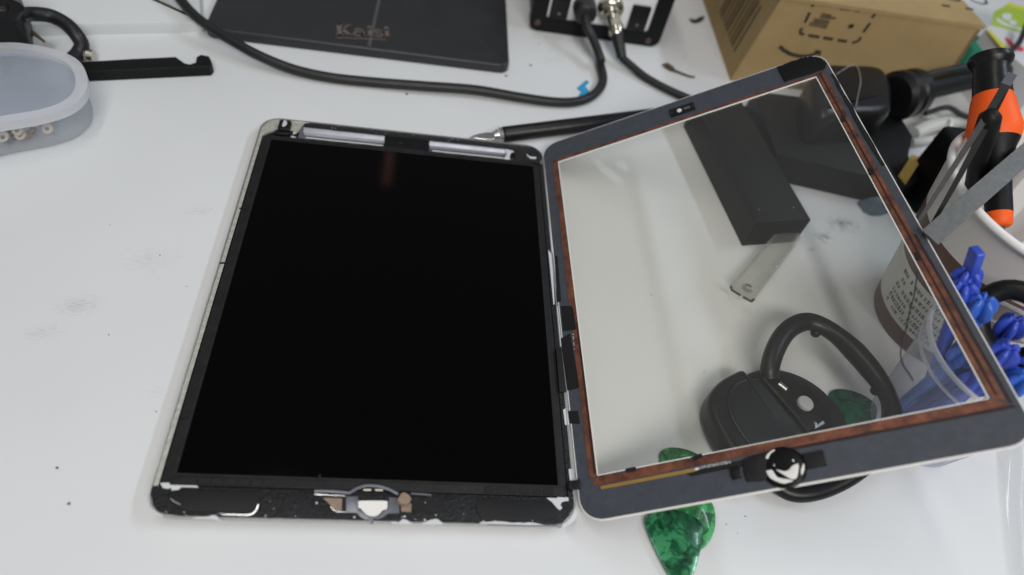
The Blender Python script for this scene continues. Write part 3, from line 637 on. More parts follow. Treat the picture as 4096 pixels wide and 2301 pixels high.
for pt in ((280,350),(2060,650)):
    q = on_front(*pt); obj('corner_screw', lathe([(0,2.2),(2.2,2.0),(2.7,1.0)], Frame(SF.p(*q), SF.ex, SF.ey, SF.ez), 16), M['screw'], fm)
for k, (x0, y0, x1, y1, yt) in enumerate(((455,290,745,310,-330),(1695,470,1985,500,85))):
    q0, q1 = on_front(x0, y0, h=-1.5), (on_front(x1, y1, h=-1.5)[0], on_front(x1, yt, h=-1.5)[1])
    sw = obj('rocker_switch', prism(rrect(q0[0],q0[1]-1,q1[0],q1[1],1,3), -3, 1.0, .4, fr=SF), M['blackpl'], bs)
    obj('switch_dot', lathe([(0,1.3),(1.1,1.25),(1.2,1.0)], Frame(SF.p((q0[0]+q1[0])/2, q0[1]+6), SF.ex, SF.ey, SF.ez), 12), M['trough'], sw)
q = on_front(1050,190,h=8); c = SF.p(q[0], q[1])
pl = obj('round_plug', lathe([(0,14),(6.5,13.5),(8.2,12),(8.6,4),(8.6,-5)], Frame(c, SF.ex, SF.ey, SF.ez), 28), M['rubber'], bs, 50)
q2 = on_front(1480,230,h=10); c2 = SF.p(q2[0], q2[1])
ep = at(*z_stn(1560,560), 17.5)
obj('metal_socket', lathe([(0,7.5),(5,7.2),(8.4,5.8),(9.8,3),(10,-4)], Frame(c2, SF.ex, SF.ey, SF.ez), 32), M['chrome'], bs, 50)
ax = axis_frame(c2+SF.ez*4, ep)
ln = (ep-c2-SF.ez*4).length
obj('metal_plug', lathe([(6.2,0),(6.4,4),(5.2,5),(5.2,ln*.62),(5.8,ln*.66),(5.8,ln-2),(4.6,ln+1),(0,ln+1)], ax, 28), M['chrome'], bs, 50)

# cables
c1 = thing('round_plug_cable', at(2280,380), 'long black cable running from the round plug across the table and mat', 'cable')
P1 = [c+SF.ez*10, c+SF.ez*20+V((1,0,-4)), at(*z_stn(1180,640), 15), at(*z_stn(1300,960), 9), at(2398,245,4.6), at(2412,310,3.6), at(2400,352,3.4), at(2362,388,3.4), at(2300,408,3.4), at(2210,408,3.6), at(2080,390,4.2), at(1900,360,5), at(1700,345,4.6), at(1500,330,3.6), at(1330,312,3.4), at(1180,280,4.2), at(1040,225,7.5), at(930,165,10), at(840,110,12), at(770,55,14), at(715,-10,16), at(660,-90,18)]
obj('cable_sheath', tube(smooth_path(P1, 6), 3.25, 14), M['rubber'], c1)
c2b = thing('metal_plug_cable', at(2600,350), 'black cable running from the metal plug to behind the glass panel', 'cable')
e1 = at(*z_stn(1640,930), 7)
P2 = [e1, at(2530,268,5), at(2580,308,3.4), at(2650,348,3), at(2730,385,3), at(2820,420,3), at(2900,440,3), at(2990,440,3)]
obj('strain_relief', tube([ep, ep.lerp(e1, .5), e1], [4.9,4.4,3.6], 14), M['rubber'], c2b)
obj('cable_sheath', tube(smooth_path(P2, 6), 2.9, 14), M['rubber'], c2b)

# scraps on the table
bpol = [(745,850),(830,775),(860,790),(820,830),(862,885),(800,925),(760,925),(790,880)]
setp(obj('blue_chip', prism(atpoly(z_mid, bpol, .9), .1, 1.1, .15), M['bluechip']), 'jagged bright blue plastic chip beside the black cable bend', 'plastic chip')
lf = thing('dry_stalk', at(*z_mid(1700,680)), 'dry brown stalk with a thick bud on the table left of the carton', 'stalk')
obj('bud', tube(smooth_path([at(*z_mid(x, y), 1.6) for x, y in [(1570,620),(1600,630),(1640,655),(1700,690)]], 3), [.8,2.4,2.2,1.0], 8), M['leaf'], lf)
obj('stem', tube([at(*z_mid(x, y), 1.2) for x, y in [(1690,685),(1760,712),(1820,735),(1880,745)]], [.9,.7], 6), M['leaf'], lf)
setp(obj('black_scrap', prism(smoothpoly(atpoly(z_mid, [(1830,180),(1880,190),(1930,165),(1970,155),(1960,190),(1910,215),(1860,215)], 1)), .1, 1.4, .3), M['dust']), 'small curved black scrap on the table beside the carton', 'scrap')
sp = []
for px_, py_, r in ((228,1872,.55),(276,2016,.6),(1628,378,.9),(2122,262,.9),(2155,178,.6),(2740,228,.5),(2025,305,.8),(2980,2066,.35),(2905,2098,.3),(2950,2134,.25),(440,900,.3),(640,1022,.4),(748,1146,.3),(2816,1487,.35),(2605,1180,.35),(2920,1445,.3),(625,1647,.35),(435,1340,.3),(1040,1330,.25)):
    c = at(px_, py_); sp.append(prism(blobpoly([(c.x+r*math.cos(t*1.26), c.y+r*.7*math.sin(t*1.26)) for t in range(5)], r*.3, 1, int(px_)), .05, .05+r*.7, .1, 1))
setp(obj('crumbs', join(*sp), M['dust']), 'tiny dark crumbs scattered over the white table', 'crumbs', kind='stuff')

# craft knife
kn = thing('craft_knife', at(2050,545), 'craft knife with black round handle and short silver blade above the tablet', 'knife')
h0, h1 = at(2008,540,5.2), at(2700,452,5.2); hd = (h1-h0).normalized()
obj('handle', tube([h0, h0+hd*1, h1], [4.2,5.1,5.1], 20), M['blackpl'], kn, 50)
obj('collar', tube([h0-hd*3, h0-hd*2.6, h0-hd*.4, h0], [4.0,4.7,4.7,4.2], 20), M['steelb'], kn, 40)
bl = [at(x, y, 3.0) for x, y in [(1880,549),(1905,538),(1945,530),(1990,531),(1996,556),(1960,560),(1910,556)]]
obj('blade', prism([(p.x, p.y) for p in bl], 1.6, 3.4, .6), M['steelb'], kn)
obj('collet', tube([h0-hd*6, h0-hd*3], [2.6,3.9], 14), M['steelb'], kn)

# carton
cb = thing('carton', (330,300,0), 'brown cardboard carton with printed dashed label and curved arrow', 'carton')
KX0, KX1, KY, KH = 243.5, 411, 231.0, 67.5
fr_ = Frame((KX0,KY,0), (1,0,0), (0,-.03,1)); 
FL, FRt = V((241,231,0)), V((413.5,231,0)); TLp, TRp = at(3122,0,KH), at(3924,118,KH)
Bk = V((6,200,0))
vs = [FL, FRt, TRp, TLp, FL+Bk, FRt+Bk, TRp+Bk, TLp+Bk]
obj('front_wall', ([vs[0],vs[1],vs[2],vs[3]]+[v+V((0,3,0)) for v in vs[:4]], [(0,1,2,3),(7,6,5,4),(0,4,5,1),(1,5,6,2),(2,6,7,3),(3,7,4,0)]), M['carton'], cb, 0)
obj('side_wall', ([vs[0],vs[3],vs[7],vs[4]]+[v+V((3,0,0)) for v in (vs[0],vs[3],vs[7],vs[4])], [(0,1,2,3),(7,6,5,4),(0,4,5,1),(1,5,6,2),(2,6,7,3),(3,7,4,0)]), M['carton'], cb, 0)
obj('side_wall', ([vs[1],vs[2],vs[6],vs[5]]+[v-V((3,0,0)) for v in (vs[1],vs[2],vs[6],vs[5])], [(0,1,2,3),(7,6,5,4),(0,4,5,1),(1,5,6,2),(2,6,7,3),(3,7,4,0)]), M['carton'], cb, 0)
tf = [TLp+V((-1,-.6,.3)), TRp+V((1.5,-.6,.3)), TRp+Bk+V((1.5,0,-6)), TLp+Bk+V((-1,0,-6))]
flap = obj('top_flap', (tf+[v+V((0,0,3)) for v in tf], [(0,1,2,3),(7,6,5,4),(0,4,5,1),(1,5,6,2),(2,6,7,3),(3,7,4,0)]), M['carton'], cb, 0)
cn = (vs[1]-vs[0]).cross(vs[3]-vs[0]).normalized()
if cn.y > 0: cn = -cn
def on_carton(zf, pts, h):
    out = []
    for x, y in pts:
        v = ray(*zf(x, y)); o = vs[0]+cn*h; t = (o-CAM_POS).dot(cn)/v.dot(cn); out.append(CAM_POS+v*t)
    return out
def carton_line(pts, w, name, mat, zf=z_box):
    obj(name, ribbon(on_carton(zf, pts, .25), w, .3, cn), mat, cb, 0)
for seg in ([(385,70),(400,40),(430,32),(470,42)], [(500,50),(580,62)], [(680,85),(780,98)], [(830,105),(880,115)], [(1045,135),(1005,185)], [(985,240),(915,335)], [(890,385),(865,425),(800,445)], [(745,430),(650,415)], [(600,408),(500,390)], [(460,385),(345,365)], [(300,360),(265,345),(262,320),(285,290)], [(310,235),(360,130)]):
    carton_line(seg, 2.0, 'label_dash', M['cartonink'])
carton_line([(50,480),(90,520),(160,560),(250,582),(340,580),(410,560),(450,540)], 2.6, 'printed_arrow', M['cartonink'])
carton_line([(415,530),(470,535),(455,575)], 1.8, 'printed_arrow', M['cartonink'])
for seg, w in (([(480,150),(580,168)],2.4), ([(470,172),(630,192)],2), ([(400,200),(560,222)],1.8), ([(400,225),(560,238)],1.6), ([(360,245),(540,278)],3.0)): carton_line(seg, w, 'label_print', M['cartonink2'])
carton_line([(760,272),(815,272)], 2.6, 'label_dot', M['cartonink'])
carton_line([(790,250),(792,292)], 2.2, 'label_dot', M['cartonink'])
# barcode block on the side wall
sn = (vs[3]-vs[0]).cross(vs[4]-vs[0]).normalized(); sn = -sn if sn.x > 0 else sn
SFc = Frame(vs[0]+sn*.3, (vs[4]-vs[0]), (vs[3]-vs[0]), sn)
for k in range(9): obj('side_print', prism([(18+k*7,14),(18+k*7+(2.5,4.5,3)[k % 3],14),(18+k*7+(2.5,4.5,3)[k % 3],52),(18+k*7,52)], 0, .25, fr=SFc), M['cartonink2'], cb, 0)
# round icons on the flap
fn = (tf[1]-tf[0]).cross(tf[3]-tf[0]).normalized(); ft0 = tf[0]+V((0,0,3))
def on_flap(x, y, h=.3):
    v = ray(x, y); o = ft0+fn*h; t = (o-CAM_POS).dot(fn)/v.dot(fn); return CAM_POS+v*t
for (cx_, cy_, tx, ty) in ((3800,-18,3784,24),(3908,-5,3878,36)):
    o = on_flap(cx_, cy_); obj('round_icon', tube([o+V((7.5*math.cos(t*.314), 7.5*math.sin(t*.314), 0)) for t in range(20)], 1.1, 6, .2, closed=True), M['cartonink'], flap, 0)
    q = on_flap(tx, ty); obj('icon_foot', box(-3,-1,0,3,1,.3, Frame(q)), M['cartonink'], flap, 0)

# printed pack behind the carton on the right
pk = thing('printed_pack', at(4060,130,0)+V((0,0,0)), 'white and lime green printed pack at the top right corner', 'pack')
PZ = 46.0
pp = [at(3944,116,PZ), at(4075,-30,PZ), at(4330,40,PZ), at(4180,330,PZ), at(4030,212,PZ)]
pf = Frame((0,0,0))
obj('pack_body', prism([(p.x, p.y) for p in pp], 0, PZ, .6), M['packwhite'], pk)
for nm, pts, m in (('lime_panel', [(2270,120),(2390,55),(2740,150),(2680,370),(2240,260)], 'lime'), ('yellow_edge', [(2195,318),(2225,305),(2420,510),(2370,525)], 'yellow'), ('yellow_edge', [(2385,50),(2410,25),(2700,100),(2700,140)], 'yellow')):
    obj(nm, prism(atpoly(z_box, pts, PZ+.3), PZ, PZ+.35), M[m], pk, 0)
for pts, m in (([(2380,390),(2420,400),(2470,450),(2540,480),(2576,500),(2560,530),(2470,500),(2410,440)], 'red'), ([(2350,150),(2420,140),(2450,170),(2420,210),(2360,190)], 'packwhite'), ([(2430,210),(2490,220),(2500,250),(2440,250)], 'packwhite'), ([(2300,180),(2340,210),(2420,250),(2540,290),(2540,310),(2400,270),(2300,220)], 'packwhite')):
    obj('pack_print', prism(smoothpoly(atpoly(z_box, pts, PZ+.6), 3), PZ+.3, PZ+.6), M[m], pk, 0)
tq = at(3915,175,34)
setp(obj('teal_case', box(-10,-12,0,10,14,34, Frame((tq.x, tq.y, 0)), 2, 1.5), M['teal']), 'small teal plastic case wedged between the carton and the printed pack', 'case')

# ------------------------------------------------------------------ things under and behind the glass
# two black blocks
f0, f1 = V((205.6,56,0)), V((242.5,63.3,0)); ld = V((-15.9,114.5,0)).normalized(); wd_ = (f1-f0).normalized()
b1 = [f0, f1, f1+ld*120, f0+ld*120+wd_*6, f0+ld*112]
k1 = thing('black_block', (f0+f1)/2+ld*55, 'black block with one cut corner seen through the clear glass window', 'block', 'black blocks behind the glass')
obj('block_body', prism([(p.x, p.y) for p in b1], 0, 20.5, 1.0, 2), M['blackmat'], k1, 30)
for x, y in ((640,765),(872,752)):
    c = at(*z_blk(x, y), 20.5); obj('glint_pin', lathe([(0,21.0),(.5,20.9),(.6,20.4)], Frame((c.x,c.y,0)), 8), M['steelb'], k1)
b2 = [(237.5,121),(318,106),(337,112),(339,136),(352,158),(352,184),(340,190),(240,190)]
k2 = thing('black_block', (290,150,0), 'wide low black block behind the right side of the glass panel', 'block', 'black blocks behind the glass')
obj('block_body', prism(b2, 0, 20.5, 1.0, 2), M['blackmat'], k2, 30)
setp(obj('yellow_strip', prism([(p.x, p.y) for p in (at(3645,622,21), at(3688,636,21), at(3622,738,21), at(3592,705,21))], 20.6, 21.8, .2), M['amber']), 'short yellow strip lying on the black block', 'strip')

# black hot air tool lying behind the block
hg = thing('hot_air_tool', (345,195,20), 'black hot air tool with rounded head and ribbed handle before the carton', 'hot air tool')
hp = smoothpoly([tuple(at(x, y, 46)[:2]) for x, y in [(3270,262),(3400,248),(3490,252),(3545,275),(3575,320),(3580,390),(3560,440),(3420,446),(3280,440)]], 4)
obj('head', prism(hp, 20.8, 46, 7, 4), M['blackpl'], hg, 60)
ha, hb_ = at(3585,385,34), at(4030,282,34); hdir = (hb_-ha).normalized(); hl = (hb_-ha).length; HF = axis_frame(ha, hb_)
obj('collar', lathe([(0,-3),(14,-3),(17.5,0),(17.5,6),(15.5,7.5),(15.5,10),(17,11.5),(17,18),(9,22)], HF, 36), M['blackpl'], hg, 40)
obj('handle', lathe([(8.2,18),(8.4,24),(7.8,40),(8.0,hl*.9),(7,hl),(0,hl)], HF, 32), M['blackmat'], hg, 40)
wtr = thing('white_thread', at(3440,330,46), 'wispy pale thread clinging to the black hot air tool head', 'thread')
obj('strand', tube(smooth_path([at(x, y, 46.6) for x, y in [(3345,298),(3385,272),(3418,257),(3436,285),(3442,330),(3432,380),(3424,425)]], 4), .32, 5), M['threadl'], wtr)
for nm, lab, pts, r, m in (('thin_cable', 'thin black cable running above the hot air tool handle to the right', [(3660,312,44),(3760,285,46),(3880,262,48),(3990,232,50),(4070,180,52),(4110,90,56)], 2.1, 'rubber'),
                        ('thin_cable', 'thin black cable sagging under the hot air tool handle', [(3700,455,16),(3790,430,18),(3850,460,16),(3920,470,14),(4010,430,14)], 2.0, 'rubber'),
                        ('white_cable', 'off white cable nearest the hot air tool collar', [(3690,455,9),(3740,480,8),(3790,515,7),(3850,540,6),(3930,520,6)], 3.4, 'whitecable'),
                        ('white_cable', 'broad pale cable bundle under the hot air tool handle', [(3650,535,6),(3720,505,7),(3800,490,8),(3900,470,8),(3990,470,8)], 5.5, 'whitecable'),
                        ('white_cable', 'pale cable lowest in the gap behind the tall black case', [(3645,570,4),(3720,560,4),(3800,545,4),(3900,520,4)], 3.0, 'whitecable')):
    pth = smooth_path([at(*p) for p in pts], 5); ct = thing(nm, V((pth[0].x, pth[0].y, 0)), lab, 'cable')
    obj('cable_sheath', tube(pth, r, 10), M[m], ct)
    if nm == 'white_cable' and r > 5: obj('cable_tie', tube([at(3797,470,12), at(3805,492,14), at(3800,520,8)], 1.2, 6), M['white'], ct)
tc = thing('tall_case', (358,116,0), 'tall plain black case standing between the black block and the white tub', 'case')
obj('case_body', prism(rrect(341,100,376,132,4,4), 0, 51, 3, 3), M['blackmat'], tc)
obj('case_seam', prism(rrect(340.7,99.7,376.3,132.3,4,4), 40, 40.8), M['blackpl'], tc)
# crumpled pale blue glove scrap
rg = random.Random(11); gv, gf_ = [], []; gc = V((312,101,0))
for j in range(9):
    for i in range(13):
        a = 2*math.pi*i/13; q = j/8; rr_ = (1-q*.85)*(1+.22*math.sin(3*a+1)+.1*rg.random())
        gv.append(gc+V((12*rr_*math.cos(a), 6.0*rr_*math.sin(a), .3+8*math.sin(q*math.pi/2)*(1+.25*rg.random()))))
for j in range(8):
    for i in range(13): gf_.append((j*13+i, j*13+(i+1) % 13, (j+1)*13+(i+1) % 13, (j+1)*13+i))
setp(obj('glove_scrap', (gv, gf_+[tuple(8*13+i for i in range(13))]), M['glove'], None, 80), 'crumpled pale blue glove scrap in front of the wide black block', 'glove')

# clear blade case
cs = thing('clear_case', at(*z_blk(660,1150)), 'small clear plastic blade case lying on the table beneath the glass', 'case')
cpz = [at(*z_blk(x, y), 0) for x, y in [(440,1290),(595,1388),(880,1010),(850,965),(800,938),(750,935)]]; cpz = [(p.x, p.y) for p in cpz]
obj('case_base', prism(cpz, .3, 1.1), M['clearc'], cs)
obj('case_wall', ringplate(cpz, inset(cpz, 1.3), 1.1, 8.5), M['clearw'], cs, 30)
obj('case_lid', prism(inset(cpz, .5), 8.5, 9.4, .3), M['clearc'], cs)
nc = at(*z_blk(690,1130), 9.4); e_ = (V((*cpz[2],0))-V((*cpz[1],0))).normalized(); nf = Frame((nc.x,nc.y,0), e_, V((-e_.y,e_.x,0)))
obj('thumb_notch', prism([(3.2*math.cos(t*.524), 6.4*math.sin(t*.524)) for t in range(12)], 9.4, 10.6, .9, fr=nf), M['clearc'], cs, 60)
sc_ = at(*z_blk(570,1283), 1.4); obj('round_print', lathe([(1.2,1.2),(3.2,1.2),(3.2,1.3),(1.2,1.3)], Frame((sc_.x,sc_.y,0)), 14, 20, 320), M['screw'], cs)
for a_, b_ in (((455,1275),(462,1300)),((462,1300),(520,1335)),((535,1345),(590,1375)),((590,1375),(608,1360))):
    obj('end_mark', tube([at(*z_blk(*a_), 8.8), at(*z_blk(*b_), 8.8)], .7, 6), M['steel'], cs)

# suction lifter with loop handle
sl = thing('suction_lifter', (197,-66,0), 'black suction lifter with a big loop handle under the clear glass', 'suction lifter')
DF = Frame((198,-65,0))
obj('suction_disc', lathe([(0,.3),(29.5,.3),(31,1.2),(31.3,3),(30,4.8),(27,5.6),(24,7.5),(18,9),(0,9.4)], DF, 56), M['blackpl'], sl, 50)
shp = smoothpoly([tuple(at(*z_suc(x, y), 15)[:2]) for x, y in [(405,488),(330,515),(250,560),(185,630),(155,710),(170,810),(225,930),(310,1070),(430,1200),(600,1300),(720,1200),(800,1060),(862,935),(700,745),(540,560),(465,545)]], 3)
obj('curved_cover', prism(shp, 4, 15, 3.5, 4), M['blackpl'], sl, 60)
obj('cover_groove', tube(smooth_path([at(*z_suc(x, y), 15.0) for x, y in [(420,575),(345,605),(300,690),(305,800),(370,930),(470,1060),(560,1150)]], 5), 1.1, 8), M['blackpl'], sl)
obj('ridge', tube([at(*z_suc(540,560), 15.2), at(*z_suc(700,745), 15.2), at(*z_suc(862,935), 15.2)], .8, 8), M['blackpl'], sl)
hz = [at(*z_suc(x, y), 14) for x, y in [(600,590),(690,560),(880,610),(1010,790),(930,900),(870,930)]]
obj('hinge_housing', prism([(p.x, p.y) for p in hz], 6, 13, 1.2, 2), M['blackpl'], sl, 40)
bcn = at(*z_suc(845,735), 14.5); BO = Frame((bcn.x,bcn.y,0), (1,0,0), (0,1,-.0))
bo = obj('bolt', lathe([(4.0,12.5),(4.0,14.4),(3.6,14.9),(0,15.0)], BO, 28), M['silver'], sl, 40)
obj('bolt_seat', lathe([(6.0,12.8),(6.0,13.4),(4.2,13.6)], BO, 28), M['blackpl'], sl)
obj('pin', tube([at(*z_suc(650,600), 14.5), at(*z_suc(705,645), 14.5)], 1.7, 12), M['steelb'], sl)
obj('pin', tube([at(*z_suc(905,915), 14.0), at(*z_suc(965,875), 14.0)], [.6,1.1], 12), M['steelb'], sl)
obj('pin', lathe([(0,15.4),(.9,15),(1,13)], Frame((at(*z_suc(915,880),15).x, at(*z_suc(915,880),15).y, 0)), 10), M['steelb'], sl)
hpts = [at(*z_suc(x, y), z) for x, y, z in [(590,560,12),(590,480,15),(625,360,18),(690,245,20),(770,180,21),(860,155,21.5),(960,185,22),(1070,255,22.5),(1190,365,23),(1300,490,23.5),(1390,610,24),(1445,720,24.5),(1462,830,24),(1430,960,22),(1330,1110,18),(1180,1240,13),(1010,1330,9),(860,1372,7),(740,1370,6),(650,1320,6),(600,1260,7)]]
hrs = [4.6,4.9,5.0,5.0,4.9,4.8,4.7,4.8,5.6,5.4,4.6,4.2,4.6,4.6,4.6,4.6,4.6,4.6,4.6,4.6,4.4]
sp_ = smooth_path(hpts, 5); rr2 = []
for i in range(len(sp_)):
    t = i/5; k = min(int(t), len(hrs)-2); rr2.append(hrs[k]+(hrs[k+1]-hrs[k])*(t-k))
obj('loop_handle', tube(sp_, rr2, 16, .85), M['blackpl'], sl, 60)
for x, y, z in ((915,235,19),(1345,648,21)):
    c = at(*z_suc(x, y), z); obj('handle_nub', lathe([(0,-2.6),(2.2,-1.4),(2.6,0),(2.2,1.4),(0,2.6)], Frame(c), 14), M['blackmat'], sl, 70)

# green plectrums
def pick_poly(L=31.0, Wd=26.0):
    return smoothpoly([(0,-L*.5),(Wd*.16,-L*.44),(Wd*.36,-L*.1),(Wd*.49,L*.22),(Wd*.46,L*.36),(Wd*.28,L*.46),(0,L*.5),(-Wd*.28,L*.46),(-Wd*.46,L*.36),(-Wd*.49,L*.22),(-Wd*.36,-L*.1),(-Wd*.16,-L*.44)], 4)
def pick(c, tip, z, mat, label, tilt=0):
    d_ = (V(tip)-V(c)); d_.z = 0; d_.normalize(); ey = -d_; ex = V((ey.y, -ey.x, 0)); ey = V((ey.x, ey.y, tilt)).normalized()
    return setp(obj('plectrum', prism(pick_poly(), 0, .9, .35, 2, Frame(V((c[0],c[1],z)), ex, ey)), M[mat]), label, 'plectrum', 'green pearl plectrums')
ca = (at(*z_pick(1000,985))+at(*z_pick(1060,1475)))/2
pick(ca, at(*z_pick(1060,1475)), 2.3, 'pearl', 'green pearl plectrum in full view below the glass panel')
cb2 = at(*z_pick(1070,950)); pick(cb2, cb2+V((-20,9,0)), 1.2, 'pearl2', 'bright green pearl plectrum half hidden under the glass border')
cd = at(*z_pick(1105,665)); pick(cd, cd+V((-6,-20,0)), .1, 'pearl2', 'green pearl plectrum whose top shows in the window corner near the gold strip')
ce = at(*z_suc(1190,835)); pick(ce, ce+V((-5,-20,0)), .1, 'pearl3', 'dark green plectrum between the suction lifter and the clear cup')

# printed tub
TC = V((313,8,0)); TF = Frame(TC)
tr = lambda z: 36+19*z/100
tub = thing('printed_tub', TC, 'white tub with brown band and paper label holding tools', 'tub')
def band(z0, z1, off=0, n=4): return lathe([(tr(z0+(z1-z0)*k/n)+off, z0+(z1-z0)*k/n) for k in range(n+1)], TF, 72)
obj('base_band', join(lathe([(0,.2),(34,.2)], TF, 72), lathe([(34,.2),(35.8,.8),(tr(2),2)]+[(tr(2+k*3.3), 2+k*3.3) for k in range(1, 4)], TF, 72)), M['tubrown'], tub, 60)
lb = obj('paper_label', band(11.9, 44, .15), M['label'], tub, 60)
obj('brown_band', band(44, 71), M['tubrown'], tub, 60)
obj('cream_wall', band(71, 97), M['tubcream'], tub, 60)
obj('inner_wall', lathe([(0,3),(34,3),(tr(10)-1.6,10),(tr(97)-1.6,97)], TF, 72), M['tubin'], tub, 60)
obj('rim', lathe([(tr(97)-1.7,96.5),(tr(97)-1.6,99.6),(tr(97)-.2,100.4),(tr(97)+1.6,99.8),(tr(97)+2.0,98.2),(tr(97)+1.4,96.8),(tr(97)-.2,96.4)], TF, 72), M['tubwhite'], tub, 60)
mk = []; rl = random.Random(5)
for zc, hgt_ in ((39.5,2.4),(34.5,2.2),(29.5,2.6),(24.8,2.2),(20.6,3.0),(16.3,2.2)):
    a = 176.0
    while a < 262:
        w_ = rl.uniform(1.6, 3.4)
        if rl.random() < .82:
            for q in range(2):
                z0 = zc-hgt_/2+q*hgt_*.55; z1 = z0+hgt_*rl.uniform(.25,.42); a2 = a+w_*rl.uniform(.55,.9)
                mk.append(([TF.p((tr(z)+.32)*math.cos(math.radians(an)), (tr(z)+.32)*math.sin(math.radians(an)), z) for an, z in ((a,z0),(a2,z0),(a2,z1),(a,z1))], [(0,1,2,3)]))
        a += w_+.5
obj('label_print', join(*mk), M['labelink'], lb, 0)
obj('red_mark', ([TF.p((tr(z)+.34)*math.cos(math.radians(an)), (tr(z)+.34)*math.sin(math.radians(an)), z) for an, z in ((246,34),(252,34),(252,41),(246,41))], [(0,1,2,3)]), M['red'], lb, 0)

# tools in the tub
dA, dB = at(3998,900,86), at(3962,236,128); da = axis_frame(dA, dB); DL = (dB-dA).length
sd_ = thing('screwdriver', V((dA.x,dA.y,5)), 'orange and black handled screwdriver with mushroom cap standing in the tub', 'screwdriver')
obj('shaft', tube([dA-da.ez*34, dA], 2.2, 12), M['steel'], sd_)
obj('orange_tip', lathe([(0,-1),(4,-1),(5.2,0),(5.6,3),(5.8,DL*.07)], da, 28), M['orange'], sd_, 50)
obj('black_grip', lathe([(5.8,DL*.07),(5.9,DL*.2),(6.4,DL*.35),(8.4,DL*.45),(10.4,DL*.5)], da, 28), M['blackmat'], sd_, 50)
obj('orange_grip', lathe([(10.4,DL*.5),(11.6,DL*.54),(11.8,DL*.58),(10.4,DL*.67),(9.6,DL*.73),(8.4,DL*.775)], da, 32), M['orange'], sd_, 60)
obj('neck', lathe([(8.6,DL*.77),(8.3,DL*.84),(7.7,DL*.92),(8.0,DL*.95)], da, 32), M['blackpl'], sd_, 50)
obj('cap', lathe([(8.0,DL*.945),(9.4,DL*.97),(9.9,DL*.99),(9.4,DL*1.01),(7,DL*1.015),(5,DL*1.0),(0,DL*.995)], da, 36), M['blackpl'], sd_, 60)
tw = thing('tweezers', at(3830,680,100), 'slim dark steel tweezers leaning across the rim of the tub', 'tweezers')
ta, tbm, tbo = at(4046,300,139), at(3962,440,131), at(3672,890,93)
obj('arm', ribbon(smooth_path([ta, tbm, tbm.lerp(tbo, .5), tbo], 5), [3.6,1.6], .9, (-.5,-.5,.7)), M['darksteel'], tw, 0)
obj('arm', ribbon(smooth_path([ta-V((.5,.5,1.2)), tbm-V((-1,2,3)), tbm.lerp(tbo, .45)-V((-3,4,6)), tbm.lerp(tbo, .85)-V((-4,5,7))], 5), [3.8,1.6], .9, (-.5,-.5,.7)), M['blackmat'], tw, 0)
obj('tip_cap', ribbon([ta, ta.lerp(tbm, .32)], 4.0, 2.0, (-.5,-.5,.7)), M['trough'], tw, 0)
pn = thing('black_probe', at(3900,700,90), 'black rounded stick standing in the tub beside the screwdriver', 'stick')
pa, pb_ = at(3962,462,130), at(3890,735,88); pax = axis_frame(pb_, pa); PL = (pa-pb_).length
obj('stick_body', lathe([(0,-20),(2.6,-19),(3.4,0),(4.2,PL*.5),(5.0,PL*.8),(4.6,PL*.97),(2.5,PL*1.04),(0,PL*1.06)], pax, 20), M['blackmat'], pn, 60)
ru = thing('steel_ruler', at(3900,800,103), 'wide dull steel ruler lying across the tub rim to the glass edge', 'ruler')
r0, r1, r2 = at(3718,952,95.8), at(3900,792,104), at(4200,532,116)
obj('ruler_blade', ribbon([r0, r1, r2], 8.8, 1.0, (-.45,-.5,.75)), M['steel'], ru, 0)
for k, (x, y, l, zt) in enumerate(((28,14,'white plastic strip leaning on the far inner wall of the tub',104),(40,-8,'white plastic strip leaning at the right inside the tub',100),(14,30,'white plastic strip behind the screwdriver inside the tub',98))):
    setp(obj('plastic_strip', ribbon([TC+V((x*.4-6,y*.3,6)), TC+V((x,y,60)), TC+V((x*1.22,y*1.22,zt))], 9, 1.2, (-.6,-.6,.5)), M['tubwhite'], None, 0), l, 'strip', 'white strips in the tub')

# clear cup with blue tools
CC = V((268,-62,0)); CF = Frame(CC); CH = 68.0
cr = lambda z: 22+11.5*z/CH
cup = thing('clear_cup', CC, 'frosted clear plastic cup full of blue plastic tools', 'cup')
obj('cup_wall', lathe([(0,.6),(20.5,.5),(cr(1.5),1.5)]+[(cr(z), z) for z in range(8, 58, 8)]+[(cr(57),57),(cr(58)+.7,58.5),(cr(CH)+.5,CH)], CF, 64), M['cupw'], cup, 50)
obj('cup_rim', lathe([(cr(CH)-.3,CH-.8),(cr(CH)-.2,CH+.4),(cr(CH)+.9,CH+.8),(cr(CH)+1.7,CH+.1),(cr(CH)+1.4,CH-1.2)], CF, 64), M['lidrim'], cup, 60)
obj('step_ring', lathe([(cr(57.2)+.1,57.2),(cr(58)+1.0,57.8),(cr(58)+1.0,58.4),(cr(59),59)], CF, 64), M['lidrim'], cup, 60)
